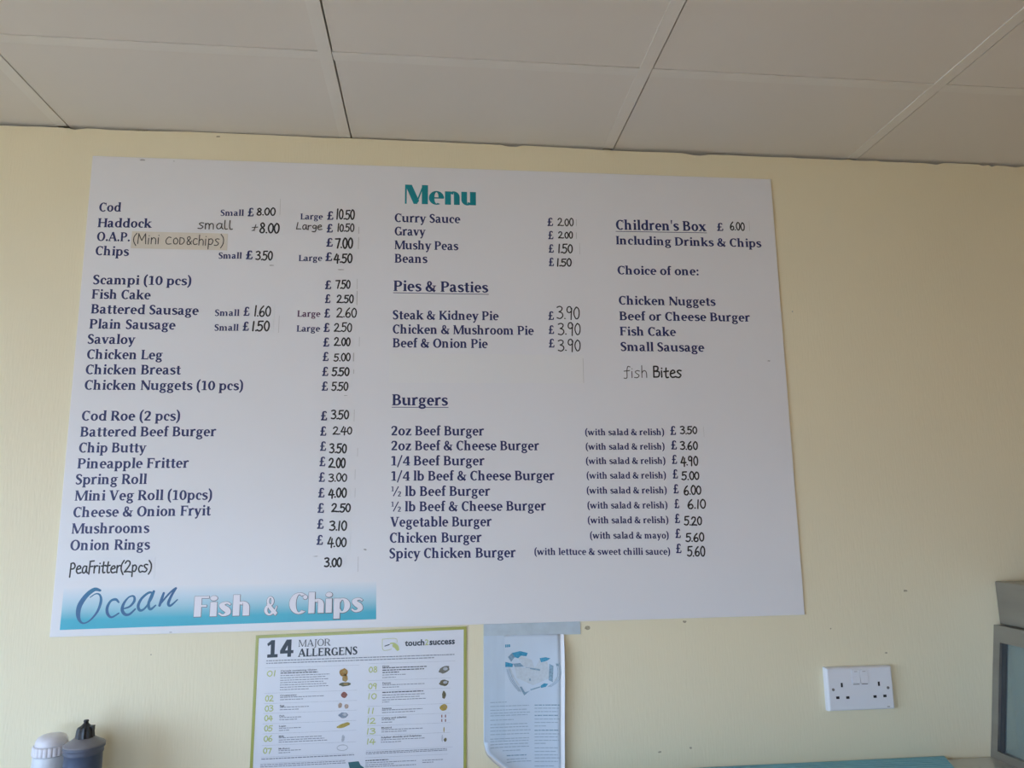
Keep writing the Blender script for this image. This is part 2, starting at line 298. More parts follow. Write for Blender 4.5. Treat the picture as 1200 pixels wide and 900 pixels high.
HANDG = {
 '0': (.62, [[(.30,1),(.10,.72),(.08,.35),(.25,.02),(.45,.12),(.54,.5),(.48,.85),(.30,1)]]),
 '1': (.34, [[(.20,1),(.16,.5),(.13,0)]]),
 '2': (.72, [[(.08,.78),(.25,.98),(.48,.92),(.52,.68),(.32,.35),(.05,.03)],[(.05,.03),(.35,.06),(.66,.02)]]),
 '3': (.66, [[(.06,.92),(.30,1),(.50,.88),(.42,.66),(.22,.56)],[(.22,.56),(.48,.46),(.54,.22),(.32,.02),(.04,.08)]]),
 '4': (.72, [[(.34,1),(.20,.66),(.04,.34)],[(.04,.34),(.36,.34),(.66,.36)],[(.50,.85),(.46,.4),(.44,-.06)]]),
 '5': (.66, [[(.16,.97),(.12,.55)],[(.16,.97),(.38,.98),(.60,.99)],[(.12,.55),(.36,.62),(.54,.42),(.46,.12),(.24,.0),(.03,.10)]]),
 '6': (.66, [[(.46,1),(.22,.72),(.08,.35),(.16,.06),(.38,.0),(.54,.2),(.46,.44),(.28,.46),(.12,.26)]]),
 '7': (.66, [[(.05,.95),(.32,.96),(.58,.98)],[(.58,.98),(.42,.5),(.30,0)]]),
 '8': (.66, [[(.48,.84),(.32,1),(.14,.84),(.26,.58),(.48,.34),(.46,.08),(.24,0),(.08,.16),(.20,.44),(.46,.66),(.48,.84)]]),
 '9': (.66, [[(.50,.74),(.40,.96),(.18,.92),(.10,.66),(.26,.50),(.48,.62),(.52,.84)],[(.52,.84),(.47,.4),(.44,-.04)]]),
 '.': (.20, [[(.06,.05),(.10,.04)]]),
 '+': (.5, [[(.34,.98),(.26,.5),(.20,.04)],[(.02,.50),(.25,.54),(.52,.60)],[(.02,.0),(.12,.06),(.22,.03)]]),
 't': (.42, [[(.20,.92),(.15,.3),(.20,.03),(.36,.05)],[(.0,.58),(.18,.60),(.38,.64)]]),
 's': (.5, [[(.42,.62),(.24,.66),(.10,.54),(.22,.38),(.38,.22),(.24,.02),(.02,.04)]]),
 'm': (.78, [[(.06,.62),(.06,.02)],[(.06,.40),(.18,.62),(.32,.52),(.34,.02)],[(.34,.40),(.46,.62),(.62,.52),(.64,.02)]]),
 'a': (.6, [[(.46,.56),(.24,.62),(.08,.34),(.16,.04),(.36,.10),(.46,.5)],[(.46,.6),(.46,.2),(.56,.02)]]),
 'l': (.36, [[(.10,1),(.08,.4),(.14,.02),(.30,.04)]]),
 'L': (.62, [[(.18,.95),(.12,.5),(.06,.04)],[(.06,.04),(.3,.08),(.52,.06)]]),
 'r': (.44, [[(.08,.6),(.08,.0)],[(.08,.36),(.22,.58),(.40,.58)]]),
 'g': (.58, [[(.46,.52),(.28,.64),(.10,.46),(.18,.22),(.40,.28),(.47,.56)],[(.47,.56),(.44,.0),(.34,-.28),(.06,-.26)]]),
 'e': (.56, [[(.08,.32),(.30,.38),(.46,.46),(.34,.64),(.14,.52),(.08,.24),(.22,.02),(.52,.08)]]),
 '(': (.34, [[(.28,1.05),(.08,.7),(.06,.25),(.26,-.18)]]), ')': (.34, [[(.04,1.05),(.26,.7),(.26,.2),(.06,-.2)]]),
 'M': (.82, [[(.06,0),(.10,.95)],[(.10,.95),(.24,.6),(.38,.3)],[(.38,.3),(.52,.65),(.66,.95)],[(.66,.95),(.72,0)]]),
 'i': (.26, [[(.10,.6),(.10,.02)],[(.12,.84),(.13,.82)]]),
 'n': (.56, [[(.07,.62),(.07,.02)],[(.07,.4),(.22,.62),(.42,.5),(.44,.02)]]),
 ' ': (.42, []),
 'C': (.62, [[(.50,.68),(.28,.72),(.08,.38),(.20,.06),(.52,.08)]]),
 'o': (.52, [[(.26,.58),(.08,.40),(.14,.06),(.36,.06),(.44,.36),(.26,.58)]]),
 'd': (.56, [[(.08,.66),(.08,.04)],[(.08,.66),(.36,.60),(.46,.34),(.30,.06),(.08,.04)]]),
 '&': (.54, [[(.48,.06),(.20,.42),(.12,.64),(.28,.76),(.36,.58),(.12,.26),(.16,.04),(.34,.06),(.48,.36)]]),
 'c': (.48, [[(.42,.56),(.22,.60),(.08,.32),(.20,.04),(.44,.10)]]),
 'h': (.56, [[(.10,1),(.08,.02)],[(.08,.38),(.24,.58),(.42,.46),(.44,.02)]]),
 'p': (.56, [[(.10,.6),(.08,-.36)],[(.10,.5),(.30,.62),(.46,.40),(.32,.08),(.10,.12)]]),
 'P': (.60, [[(.12,.95),(.08,-.30)],[(.10,.92),(.34,.98),(.50,.70),(.36,.46),(.10,.44)]]),
 'F': (.50, [[(.14,1),(.08,-.08)],[(.12,1),(.48,1.04)],[(.11,.55),(.40,.58)]]),
 'T': (.46, [[(.22,.95),(.16,.06),(.40,.04)],[(.02,.62),(.42,.66)]]),
 'f': (.56, [[(.52,.94),(.36,.98),(.28,.6),(.26,-.02),(.04,-.06)],[(.06,.56),(.48,.62)]]),
 'B': (.62, [[(.10,.95),(.08,.0)],[(.10,.95),(.42,.92),(.40,.62),(.12,.52)],[(.12,.52),(.52,.46),(.46,.06),(.08,.02)]]),
}
def lay(G, text):
    x = 0; out = []
    for ch in text:
        adv, g = G[ch]; out += xf(g, 1, 1, x, 0); x += adv - (26 if ch != ' ' else 0)
    return out
def fit_line(G, text, x0, z0, x1, z1, cap_mm, cap=667):
    """lettering set from (x0,z0) to (x1,z1) along its baseline, capitals cap_mm tall (mm)"""
    p = lay(G, text); xs = [x for q in p for x, y in q]; a, b = min(xs), max(xs)
    k = (x1 - x0) / (b - a); sl = (z1 - z0) / (x1 - x0); h = cap_mm / cap
    return [[(x0 + (x - a)*k, z0 + (x - a)*k*sl + y*h) for x, y in q] for q in p]
def fit_hand(text, x0, z0, x1, z1, w):
    x = 0; strokes = []
    rnd = random.Random(text + str(round(x0)))
    for ch in text:
        adv, g = HANDG[ch]; s = 1 + rnd.uniform(-.06, .06); dy = rnd.uniform(-.03, .03)
        for st in g: strokes.append([(x + px, py*s + dy) for px, py in st])
        x += adv + rnd.uniform(-.03, .03)
    cs = [curve(s, 4) for s in strokes]
    xs = [p[0] for s in cs for p in s]; ys = [p[1] for s in cs for p in s]
    a, b, c, d = min(xs), max(xs), min(ys), max(ys); m = w / 2
    kx = (x1 - x0 - w) / (b - a); ky = (z1 - z0 - w) / (d - c)
    out = []
    for s in cs:
        out += V(*[(x0 + m + (px - a)*kx, z0 + m + (py - c)*ky, w) for px, py in s], sub=1, caps=True)
    return out
def rect_mm(x0, z0, x1, z1): return [[(x0, z0), (x1, z0), (x1, z1), (x0, z1)]]
def print_text(text, size, bold=0.0):
    """plain sans lettering from the built-in font as a list of polygons (unit: metres), left/baseline at 0"""
    cu = bpy.data.curves.new('t', 'FONT'); cu.body = text; cu.size = size; cu.offset = bold; cu.resolution_u = 2
    o = bpy.data.objects.new('t', cu); COL.objects.link(o)
    dg = bpy.context.evaluated_depsgraph_get(); me = o.evaluated_get(dg).to_mesh()
    polys = [[(me.vertices[i].co.x, me.vertices[i].co.y) for i in p.vertices] for p in me.polygons]
    o.evaluated_get(dg).to_mesh_clear(); bpy.data.objects.remove(o); bpy.data.curves.remove(cu)
    return polys
def fit_sans(text, x0, z0, x1, h_mm, bold=0.0, slope=0.0):
    p = print_text(text, 1.0, bold); xs = [a for q in p for a, b in q]; ys = [b for q in p for a, b in q]
    a, b, d = min(xs), max(xs), max(ys)
    k = (x1 - x0) / (b - a); kh = h_mm / d
    return [[(x0 + (x - a)*k, z0 + (x - a)*k*slope + y*kh) for x, y in q] for q in p]

# ---------------------------------------------------------------- measured positions (millimetres on the board, poster and leaflet)
PRINT=[
 ('Cod','i',-734.0,367.5,-690.0,368.8),
 ('Haddock','i',-734.2,332.7,-624.9,334.4),
 ('O.A.P.','i',-733.5,302.5,-667.5,302.9),
 ('Chips','i',-733.8,271.3,-666.9,270.9),
 ('Scampi (10 pcs)','i',-733.8,208.0,-537.7,209.3),
 ('Fish Cake','i',-733.6,177.0,-617.1,177.2),
 ('Battered Sausage','i',-732.7,145.4,-518.7,145.0),
 ('Plain Sausage','i',-733.2,113.5,-563.3,113.3),
 ('Savaloy','i',-734.3,81.5,-640.9,81.6),
 ('Chicken Leg','i',-732.9,49.7,-585.0,49.7),
 ('Chicken Breast','i',-732.9,18.0,-547.0,18.5),
 ('Chicken Nuggets (10 pcs)','i',-732.3,-14.0,-421.5,-14.0),
 ('Cod Roe (2 pcs)','i',-732.7,-76.9,-542.9,-77.1),
 ('Battered Beef Burger','i',-732.9,-109.1,-469.9,-109.2),
 ('Chip Butty','i',-732.8,-141.0,-604.1,-141.4),
 ('Pineapple Fritter','i',-733.0,-172.5,-519.9,-172.8),
 ('Spring Roll','i',-733.9,-203.9,-598.7,-204.4),
 ('Mini Veg Roll (10pcs)','i',-732.5,-235.8,-471.4,-237.0),
 ('Cheese & Onion Fryit','i',-733.0,-268.1,-471.9,-268.0),
 ('Mushrooms','i',-733.1,-299.7,-587.3,-300.5),
 ('Onion Rings','i',-733.3,-331.5,-583.9,-332.7),
 ('Curry Sauce','i',-116.2,361.9,28.0,363.0),
 ('Gravy','i',-115.8,331.1,-48.4,331.5),
 ('Mushy Peas','i',-115.4,299.4,23.6,300.2),
 ('Beans','i',-114.9,268.6,-43.9,269.2),
 ('Steak & Kidney Pie','i',-117.4,141.5,111.2,142.3),
 ('Chicken & Mushroom Pie','i',-117.0,110.1,187.9,110.3),
 ('Beef & Onion Pie','i',-116.5,79.8,86.8,80.0),
 ('Including Drinks & Chips','i',379.1,322.7,721.8,324.1),
 ('Choice of one:','i',379.9,252.1,567.8,253.5),
 ('Chicken Nuggets','i',380.1,182.0,603.4,182.7),
 ('Beef or Cheese Burger','i',380.0,146.2,682.1,146.9),
 ('Fish Cake','i',379.8,111.4,507.6,111.4),
 ('Small Sausage','i',380.0,76.4,570.8,76.4),
 ('2oz Beef Burger','i',-117.1,-108.4,77.5,-109.5),
 ('2oz Beef & Cheese Burger','i',-116.7,-139.6,194.7,-141.2),
 ('1/4 Beef Burger','i',-116.2,-171.1,78.1,-172.3),
 ('1/4 lb Beef & Cheese Burger','i',-115.8,-202.5,226.2,-204.5),
 ('½ lb Beef Burger','i',-115.3,-234.0,89.5,-235.6),
 ('½ lb Beef & Cheese Burger','i',-114.9,-265.1,206.6,-267.6),
 ('Vegetable Burger','i',-116.5,-296.1,92.1,-298.1),
 ('Chicken Burger','i',-116.9,-327.9,71.0,-330.0),
 ('Spicy Chicken Burger','i',-117.3,-359.0,141.4,-362.1),
 ('Pies & Pasties','h',-116.4,204.6,88.8,204.6),
 ('Burgers','h',-116.0,-45.0,1.1,-45.4),
 ("Children's Box",'h',380.4,357.7,592.2,359.8),
 ('(with salad & relish)','n',294.8,-109.7,469.0,-109.7),
 ('(with salad & relish)','n',295.1,-140.6,468.5,-141.0),
 ('(with salad & relish)','n',294.7,-171.2,468.7,-171.9),
 ('(with salad & relish)','n',295.2,-202.1,468.4,-203.1),
 ('(with salad & relish)','n',294.4,-233.5,468.5,-234.9),
 ('(with salad & relish)','n',294.9,-264.7,468.4,-266.4),
 ('(with salad & relish)','n',294.7,-295.5,468.9,-297.6),
 ('(with salad & mayo)','n',298.4,-327.2,468.0,-329.6),
 ('(with lettuce & sweet chilli sauce)','n',180.1,-358.1,469.4,-363.2),
 ('Small','n',-486.2,365.2,-437.7,366.7),
 ('Small','n',-485.2,269.1,-437.4,270.2),
 ('Small','n',-486.1,143.6,-436.2,144.3),
 ('Small','n',-485.2,111.8,-436.4,112.4),
 ('Large','n',-318.5,361.8,-270.9,363.2),
 ('Large','n',-318.9,267.5,-269.2,268.7),
 ('Large','n',-317.6,111.8,-269.1,112.4),
 ('Large','r',-317.4,144.3,-269.4,144.6),
 ('£','p',-429.4,365.6,-417.0,365.9),
 ('£','p',-261.8,362.6,-248.3,363.0),
 ('£','p',-262.0,333.5,-248.8,333.8),
 ('£','p',-261.8,301.2,-247.9,301.6),
 ('£','p',-429.0,268.9,-414.9,269.2),
 ('£','p',-262.7,268.8,-248.3,269.1),
 ('£','p',-427.9,144.6,-415.6,144.8),
 ('£','p',-428.0,112.3,-415.5,112.5),
 ('£','p',-261.8,205.8,-248.7,206.0),
 ('£','p',-260.9,175.0,-249.4,175.2),
 ('£','p',-261.5,143.2,-249.3,143.4),
 ('£','p',-261.9,111.7,-249.3,111.9),
 ('£','p',-261.8,80.0,-249.3,80.2),
 ('£','p',-261.9,48.8,-249.6,48.9),
 ('£','p',-262.2,16.8,-249.4,16.9),
 ('£','p',-262.2,-14.4,-249.4,-14.4),
 ('£','p',-261.9,-76.9,-249.2,-76.9),
 ('£','p',-262.3,-108.8,-249.8,-108.9),
 ('£','p',-261.8,-140.1,-249.4,-140.1),
 ('£','p',-261.8,-171.6,-249.9,-171.7),
 ('£','p',-262.2,-203.4,-250.0,-203.5),
 ('£','p',-262.6,-235.0,-249.8,-235.2),
 ('£','p',-263.0,-265.9,-249.9,-266.0),
 ('£','p',-262.8,-297.7,-249.8,-297.9),
 ('£','p',-262.9,-329.5,-250.2,-329.7),
 ('£','p',223.1,361.9,236.1,362.2),
 ('£','p',224.4,330.7,236.0,331.0),
 ('£','p',224.6,299.3,236.2,299.5),
 ('£','p',224.3,267.9,235.9,268.1),
 ('£','p',220.4,144.6,232.8,144.7),
 ('£','p',220.5,112.8,232.4,113.0),
 ('£','p',220.2,82.6,232.6,82.7),
 ('£','p',617.7,360.9,632.6,361.3),
 ('£','p',482.7,-109.5,495.5,-109.5),
 ('£','p',483.0,-141.0,495.9,-141.1),
 ('£','p',483.2,-172.2,494.6,-172.2),
 ('£','p',483.5,-203.4,494.8,-203.5),
 ('£','p',483.4,-235.1,494.7,-235.2),
 ('£','p',484.0,-266.5,494.3,-266.6),
 ('£','p',483.1,-297.6,494.3,-297.8),
 ('£','p',482.5,-328.8,494.3,-329.0),
 ('£','p',482.4,-360.1,494.1,-360.3),
]
HAND=[
 ('8.00',-411.4,367.5,-370.9,388.2,1.00),
 ('10.50',-242.1,363.2,-202.3,389.8,1.00),
 ('small',-531.9,333.6,-458.7,356.3,0.70),
 ('+',-419.9,332.5,-406.2,348.0,0.80),
 ('8.00',-403.8,327.6,-361.0,353.3,1.10),
 ('Large',-326.9,333.3,-270.9,355.7,0.70),
 ('10.50',-239.1,335.2,-202.6,356.3,0.90),
 ('(Mini Cod&chips)',-660.7,289.0,-475.6,324.5,0.70),
 ('7.00',-244.0,296.7,-204.5,324.0,1.15),
 ('3.50',-409.4,266.5,-372.8,289.4,1.00),
 ('4.50',-245.9,262.9,-205.0,288.0,1.10),
 ('1.60',-405.8,142.4,-371.5,168.6,1.00),
 ('1.50',-409.0,110.7,-372.8,135.5,1.10),
 ('7.50',-240.4,206.5,-207.8,227.8,1.00),
 ('2.50',-237.0,174.9,-200.2,195.7,1.00),
 ('2.60',-236.7,143.1,-193.2,166.3,0.90),
 ('2.50',-241.0,111.4,-202.4,133.7,0.90),
 ('2.00',-240.2,80.8,-204.8,101.2,1.00),
 ('5.00',-239.8,47.4,-204.0,67.7,0.90),
 ('5.50',-243.2,16.1,-205.4,36.6,1.05),
 ('5.50',-242.8,-15.2,-207.2,5.2,0.95),
 ('3.50',-242.0,-75.7,-204.2,-54.1,1.00),
 ('2.40',-237.5,-108.5,-197.1,-88.7,0.90),
 ('3.50',-243.5,-146.1,-207.0,-124.2,1.05),
 ('2.00',-244.3,-176.4,-208.7,-153.6,1.10),
 ('3.00',-243.4,-204.3,-205.1,-184.5,0.90),
 ('4.00',-243.2,-238.4,-204.8,-214.7,1.10),
 ('2.50',-236.0,-266.5,-196.2,-246.4,1.05),
 ('3.10',-239.1,-303.0,-202.7,-281.3,1.05),
 ('4.00',-242.1,-336.8,-202.9,-313.6,1.00),
 ('3.00',-247.2,-374.6,-211.1,-354.0,1.10),
 ('PeaFritter(2pcs)',-730.8,-385.0,-577.4,-350.9,0.95),
 ('2.00',245.7,362.0,283.3,383.3,0.85),
 ('2.00',246.3,332.7,280.9,351.3,0.90),
 ('1.50',246.1,297.6,279.6,321.6,1.00),
 ('1.50',242.4,266.6,276.2,288.1,1.00),
 ('3.90',238.5,144.6,290.9,177.0,0.85),
 ('3.90',240.4,108.5,291.9,140.5,0.85),
 ('3.90',239.5,72.2,290.8,102.8,0.85),
 ('6.00',648.5,362.2,684.8,385.1,0.95),
 ('fish',383.9,14.1,436.8,44.7,0.60),
 ('Bites',450.3,15.3,516.1,44.0,1.00),
 ('3.50',504.3,-108.5,543.6,-89.4,0.95),
 ('3.60',502.4,-143.1,543.2,-122.5,1.00),
 ('4.90',501.6,-179.0,542.0,-154.5,1.00),
 ('5.00',501.8,-207.8,542.6,-187.3,1.00),
 ('6.00',505.4,-240.1,545.2,-217.0,1.00),
 ('6.10',512.3,-269.3,553.7,-247.0,1.00),
 ('5.20',502.2,-304.1,543.0,-282.6,1.00),
 ('5.60',503.7,-338.4,545.9,-317.1,1.00),
 ('5.60',505.4,-368.9,546.3,-345.5,1.00),
]
BANNER= [(-739.3, -480.3), (-141.5, -477.1), (-142.5, -404.0), (-738.4, -400.7)]
OCEAN=[
  [(-671.1, -408.7, 4.1), (-681.8, -406.6, 7.0), (-695.3, -417.0, 8.2), (-706.4, -435.3, 8.8), (-708.1, -452.4, 7.6), (-704.0, -464.4, 4.7), (-696.3, -469.1, 2.9), (-685.1, -463.6, 2.9), (-673.3, -448.1, 4.1), (-668.2, -429.6, 5.0), (-670.7, -417.6, 3.5), (-678.5, -414.7, 2.3), (-688.5, -421.1, 1.8)] ,
  [(-635.2, -431.8, 2.9), (-640.9, -426.3, 4.7), (-649.9, -428.8, 4.1), (-655.6, -440.6, 5.2), (-654.1, -452.5, 5.2), (-646.3, -459.4, 3.5), (-633.7, -452.3, 2.9)] ,
  [(-627.2, -444.5, 2.3), (-614.4, -440.3, 3.5), (-606.4, -429.9, 4.7), (-608.3, -421.0, 3.5), (-617.4, -422.9, 2.9), (-625.8, -434.7, 4.7), (-627.6, -446.6, 5.8), (-621.7, -454.8, 5.2), (-613.3, -454.5, 4.1), (-603.5, -445.1, 2.9)] ,
  [(-572.1, -416.0, 3.5), (-580.9, -415.2, 4.1), (-593.4, -426.2, 4.7), (-598.6, -439.4, 5.2), (-594.6, -448.0, 4.7), (-586.1, -444.5, 3.5), (-575.5, -428.0, 3.5), (-571.2, -412.8, 4.7)] ,
  [(-573.7, -415.9, 4.1), (-579.5, -435.9, 5.2), (-575.6, -446.4, 4.7), (-566.0, -439.2, 2.6)] ,
  [(-552.4, -416.5, 4.1), (-555.4, -427.1, 5.2), (-558.8, -439.9, 4.7)] ,
  [(-558.4, -438.3, 2.9), (-545.9, -422.0, 3.5), (-535.9, -411.5, 3.5), (-529.9, -407.8, 4.1)] ,
  [(-530.7, -408.9, 4.1), (-537.9, -422.2, 4.7), (-542.6, -436.1, 5.2), (-538.1, -440.5, 4.1), (-525.9, -429.5, 2.3)] ,
]
POSTER_NUM=[
 ('01',-182.6,212.6),
 ('02',-183.8,166.6),
 ('03',-183.7,148.3),
 ('04',-183.7,130.4),
 ('05',-183.2,111.9),
 ('06',-183.2,93.4),
 ('07',-183.4,71.6),
 ('08',13.4,213.9),
 ('09',13.3,182.3),
 ('10',13.7,163.7),
 ('11',13.5,136.8),
 ('12',13.1,118.3),
 ('13',12.7,99.2),
 ('14',13.2,80.1),
]
POSTER_TEXT=[
 ('Cereals containing Gluten',-156.6,221.2,-87.1,[(217.7, -85.1, 2), (213.3, -62.3, 1), (209.0, -70.4, 1), (204.6, -64.1, 1), (200.2, -74.2, 1), (195.9, -65.9, 1), (191.6, -63.7, 1), (187.2, -100.4, 1)]),
 ('Crustaceans',-155.5,175.8,-124.3,[(173.1, -70.5, 1), (168.8, -109.9, 1)]),
 ('Egg',-155.1,157.0,-146.7,[(154.7, -99.2, 1), (150.4, -119.3, 1)]),
 ('Fish',-155.1,138.3,-145.9,[(136.0, -112.7, 1), (132.1, -121.8, 1)]),
 ('Lupin',-155.2,119.7,-142.3,[(116.6, -114.0, 1), (112.7, -136.0, 1)]),
 ('Milk',-154.8,101.1,-144.7,[(99.2, -72.9, 1), (95.3, -68.7, 1), (91.5, -63.3, 1)]),
 ('Molluscs',-154.2,78.8,-133.4,[(76.1, -112.4, 1), (72.2, -132.3, 1)]),
 ('Nuts',40.3,223.9,53.7,[(221.5, 127.4, 2), (217.1, 123.2, 2), (212.7, 72.8, 2), (208.2, 87.5, 1), (203.4, 66.6, 1)]),
 ('Peanuts',40.9,192.2,57.2,[(189.4, 123.5, 1), (185.0, 73.2, 1)]),
 ('',40.9,173.9,121.6,[(175.4, 121.6, 2), (170.3, 125.8, 1), (165.9, 115.4, 1), (161.5, 128.0, 1), (157.5, 54.9, 1)]),
 ('Sesame',41.0,144.9,59.3,[(142.5, 119.8, 1), (138.1, 105.2, 1)]),
 ('Celery and celeriac',40.6,127.1,88.7,[(124.4, 65.9, 1), (120.0, 61.0, 1)]),
 ('Mustard',40.5,109.1,59.9,[(106.3, 121.0, 1), (102.4, 91.1, 1)]),
 ('Sulphur dioxide and Sulphites',40.0,91.5,118.3,[(87.9, 124.5, 1), (83.6, 81.0, 1)]),
 ('',-184.6,238.4,182.6,[(241.6, 182.6, 1.5), (236.8, 142.1, 1.5)]),
 ('',-185.7,60.6,-10.6,[(62.1, -10.9, 1.5)]),
 ('',11.5,64.6,168.5,[(66.2, 168.5, 1), (63.5, 168.5, 1)]),
 ('',-187.2,50.4,-26.6,[(51.9, -26.8, 1), (48.5, -26.7, 1)]),
 ('',11.0,49.6,54.8,[(51.1, 54.8, 2), (47.2, 108.4, 1), (43.4, 67.2, 1), (39.9, 108.5, 1)]),
 ('',120.8,45.7,162.4,[(47.2, 162.3, 1), (43.3, 142.4, 1)]),
]
POSTER_ICON=[
 ('bread',-34.7,216.2,9.2,8.2,0),
 ('bread',-32.4,205.8,6.3,7.8,1),
 ('bread',-32.5,193.8,12.6,4.1,2),
 ('prawn',-33.1,174.0,6.7,6.2,3),
 ('egg',-40.4,154.9,4.6,5.8,4),
 ('egg',-28.0,152.9,5.0,4.9,4),
 ('fish',-33.3,136.9,10.5,5.8,5),
 ('lupin',-32.8,118.1,13.0,4.5,6),
 ('milk',-32.9,94.0,3.4,7.4,7),
 ('shell',-33.7,77.3,10.9,5.8,7),
 ('nuts',162.2,215.7,11.8,7.4,8),
 ('peanut',162.4,190.2,10.9,6.6,9),
 ('sesame',162.1,167.3,4.2,8.2,9),
 ('soya',161.8,144.1,8.4,7.0,10),
 ('celery',158.1,123.9,2.1,6.6,3),
 ('celery',165.3,123.7,2.1,6.6,3),
 ('mustard',162.4,102.8,1.3,5.8,6),
 ('wine',159.2,86.3,1.7,7.4,7),
 ('wine',165.1,83.8,3.4,4.1,9),
]
LEAF_TEXT=[
 (-69.7,194.3,-36.8,1),
 (-69.8,186.8,8.2,1),
 (-69.8,179.4,5.1,1),
 (-69.8,173.8,10.1,1),
 (-69.8,169.1,5.0,1),
 (-69.9,160.7,-23.1,1),
 (-69.9,152.4,4.7,1),
 (-70.0,146.8,5.7,1),
 (-70.0,140.3,10.6,1),
 (-70.0,133.8,7.5,1),
 (-70.1,125.5,7.4,1),
 (-70.1,120.9,6.3,1),
 (-70.1,115.4,7.2,1),
 (-70.2,109.9,7.1,1),
 (-45.5,103.3,-9.9,1),
 (-37.7,93.8,1.9,2),
 (-37.8,87.4,1.9,1),
 (-37.8,82.8,11.7,1),
 (19.3,186.5,68.8,2),
 (19.2,180.8,68.7,1),
 (19.1,174.3,65.5,1),
 (19.0,166.8,65.4,2),
 (18.9,160.2,68.3,1),
 (18.8,153.7,65.1,1),
 (18.7,147.1,42.8,1),
 (18.6,138.7,65.8,2),
 (18.5,132.2,67.7,1),
 (18.4,126.6,64.5,1),
 (18.3,120.2,66.4,1),
 (18.2,114.6,40.2,1),
 (18.1,106.3,64.1,1),
 (18.0,99.8,59.9,1),
 (17.9,93.4,63.8,1),
 (17.8,87.8,66.7,1),
 (17.7,81.4,63.6,1),
 (17.5,73.1,55.4,1),
]
HEART=[
 ('d',[(-25.0, 288.4), (-8.4, 291.4), (7.0, 287.5), (4.3, 281.3), (-6.7, 282.3), (-13.0, 277.6), (-19.6, 279.9)]),
 ('m',[(-33.5, 280.7), (-25.0, 288.4), (-19.6, 279.9), (-27.0, 271.1)]),
 ('d',[(-38.7, 271.5), (-23.4, 267.5), (-24.2, 261.3), (-39.1, 261.8)]),
 ('m',[(-23.4, 267.5), (-8.7, 268.5), (-0.7, 261.3), (-19.8, 261.2)]),
 ('l',[(-8.5, 282.4), (15.2, 274.0), (20.5, 258.2), (-0.7, 261.3), (-13.0, 277.6)]),
 ('d',[(30.8, 277.0), (43.0, 278.8), (52.9, 276.4), (44.7, 271.8), (33.6, 269.0)]),
 ('l',[(20.5, 258.2), (30.7, 273.6), (46.5, 269.6), (49.6, 238.3), (16.3, 225.6), (-16.3, 240.4), (-19.8, 260.5)]),
 ('m',[(50.1, 266.0), (58.2, 262.3), (56.1, 231.2), (48.0, 234.9)]),
 ('m',[(63.1, 266.3), (68.6, 266.2), (68.9, 262.0), (64.1, 262.1)]),
 ('d',[(32.1, 225.1), (39.1, 229.0), (47.2, 228.0), (41.9, 222.0), (32.7, 220.2)]),
 ('m',[(-10.4, 223.0), (-6.3, 223.6), (0.1, 212.4), (10.7, 215.5), (-1.5, 206.3)]),
 ('l',[(-33.6, 260.9), (-28.9, 260.8), (-20.0, 240.5), (-9.2, 224.7), (-13.6, 226.6), (-25.4, 242.4)]),
 ('l',[(68.5, 260.2), (71.3, 251.5), (68.0, 237.7), (53.1, 229.5), (64.4, 241.3)]),
 ('m',[(2.2, 260.5), (31.5, 256.2), (31.4, 252.7), (2.2, 258.1)]),
 ('m',[(7.0, 237.9), (12.1, 238.8), (12.1, 234.0), (7.7, 234.1)]),
 ('m',[(10.7, 218.2), (32.8, 223.7), (33.5, 221.9), (11.8, 215.4)]),
]
TICKS= [(-193.8, 171.9, 203.2, 1.6), (-194.0, 207.0, 229.9, 0.8), (-198.0, 48.7, 67.1, 2.2), (-197.0, 22.1, 31.3, 1.2), (-193.3, 297.5, 324.8, 1.2), (-193.1, 332.6, 348.3, 1.4), (-186.8, 81.1, 101.6, 0.8), (-193.9, -79.3, -54.1, 0.8), (-185.3, -152.1, -134.5, 0.7), (-189.4, -199.4, -178.4, 0.7), (-188.6, -235.9, -216.8, 0.7), (-179.3, -384.0, -353.8, 0.8), (289.3, 363.7, 380.0, 1.0), (288.4, 333.3, 348.5, 1.2), (295.2, 297.3, 323.5, 0.8), (695.9, 362.6, 387.6, 0.8), (-354.5, 109.0, 146.0, 0.7), (-362.1, 370.9, 408.1, 0.7), (294.9, 4.2, 59.1, 0.9), (558.2, -113.9, -91.4, 0.5)]
SCUFFS= [(-654.4, 487.4, 6, 2.5), (718.9, 56.6, 5, 1.5), (783.6, 172.3, 1.5, 2), (-589.2, 486.9, 2, 1.2), (-165.8, -340.5, 4, 2), (-263.7, -352.1, 6, 0.9), (129.2, 12.8, 9, 0.8), (-375.4, 256.7, 8, 1.4), (-228.4, 250.3, 10, 1.4), (-534.9, -490.6, 4, 1.2), (-212.7, -24.4, 5, 0.8)]
# ================================================================= the room
XL, XR, YF = -2.40, 2.20, -3.70
rw = random.Random(7)
top = []; x = XR; lvl = 0.0
while x > XL:
    lvl += rw.uniform(-1, 1) * 0.0009 * (2.2 if x > 0.85 else 1.0); lvl = max(0.0, min(0.0045, lvl))
    chip = 0.004 if rw.random() < (0.07 if x > 0.85 else 0.02) else 0.0
    top.append((x, CEIL - 0.0036 - max(0, lvl - 0.001) - chip)); x -= rw.uniform(0.008, 0.03)
top.append((XL, CEIL - 0.004))
wall = struct(MB().prism([(XL, 0.0), (XR, 0.0)] + top, 0.0, 0.10).box(XL - .1, XR + .1, .1, .15, 0, CEIL + .12).build('wall_back', M['wall']), 'cream papered wall behind the menu board')
def smear(cx, cz, rx, rz, n=11, y=-0.0003, seed=0):
    r = random.Random(seed)
    p = []
    for i in range(n):
        a = 2*math.pi*i/n; k = r.uniform(.6, 1.1); p.append((cx + rx*k*math.cos(a), cz + rz*k*math.sin(a)))
    return MB().flat([p], y, 1.0)
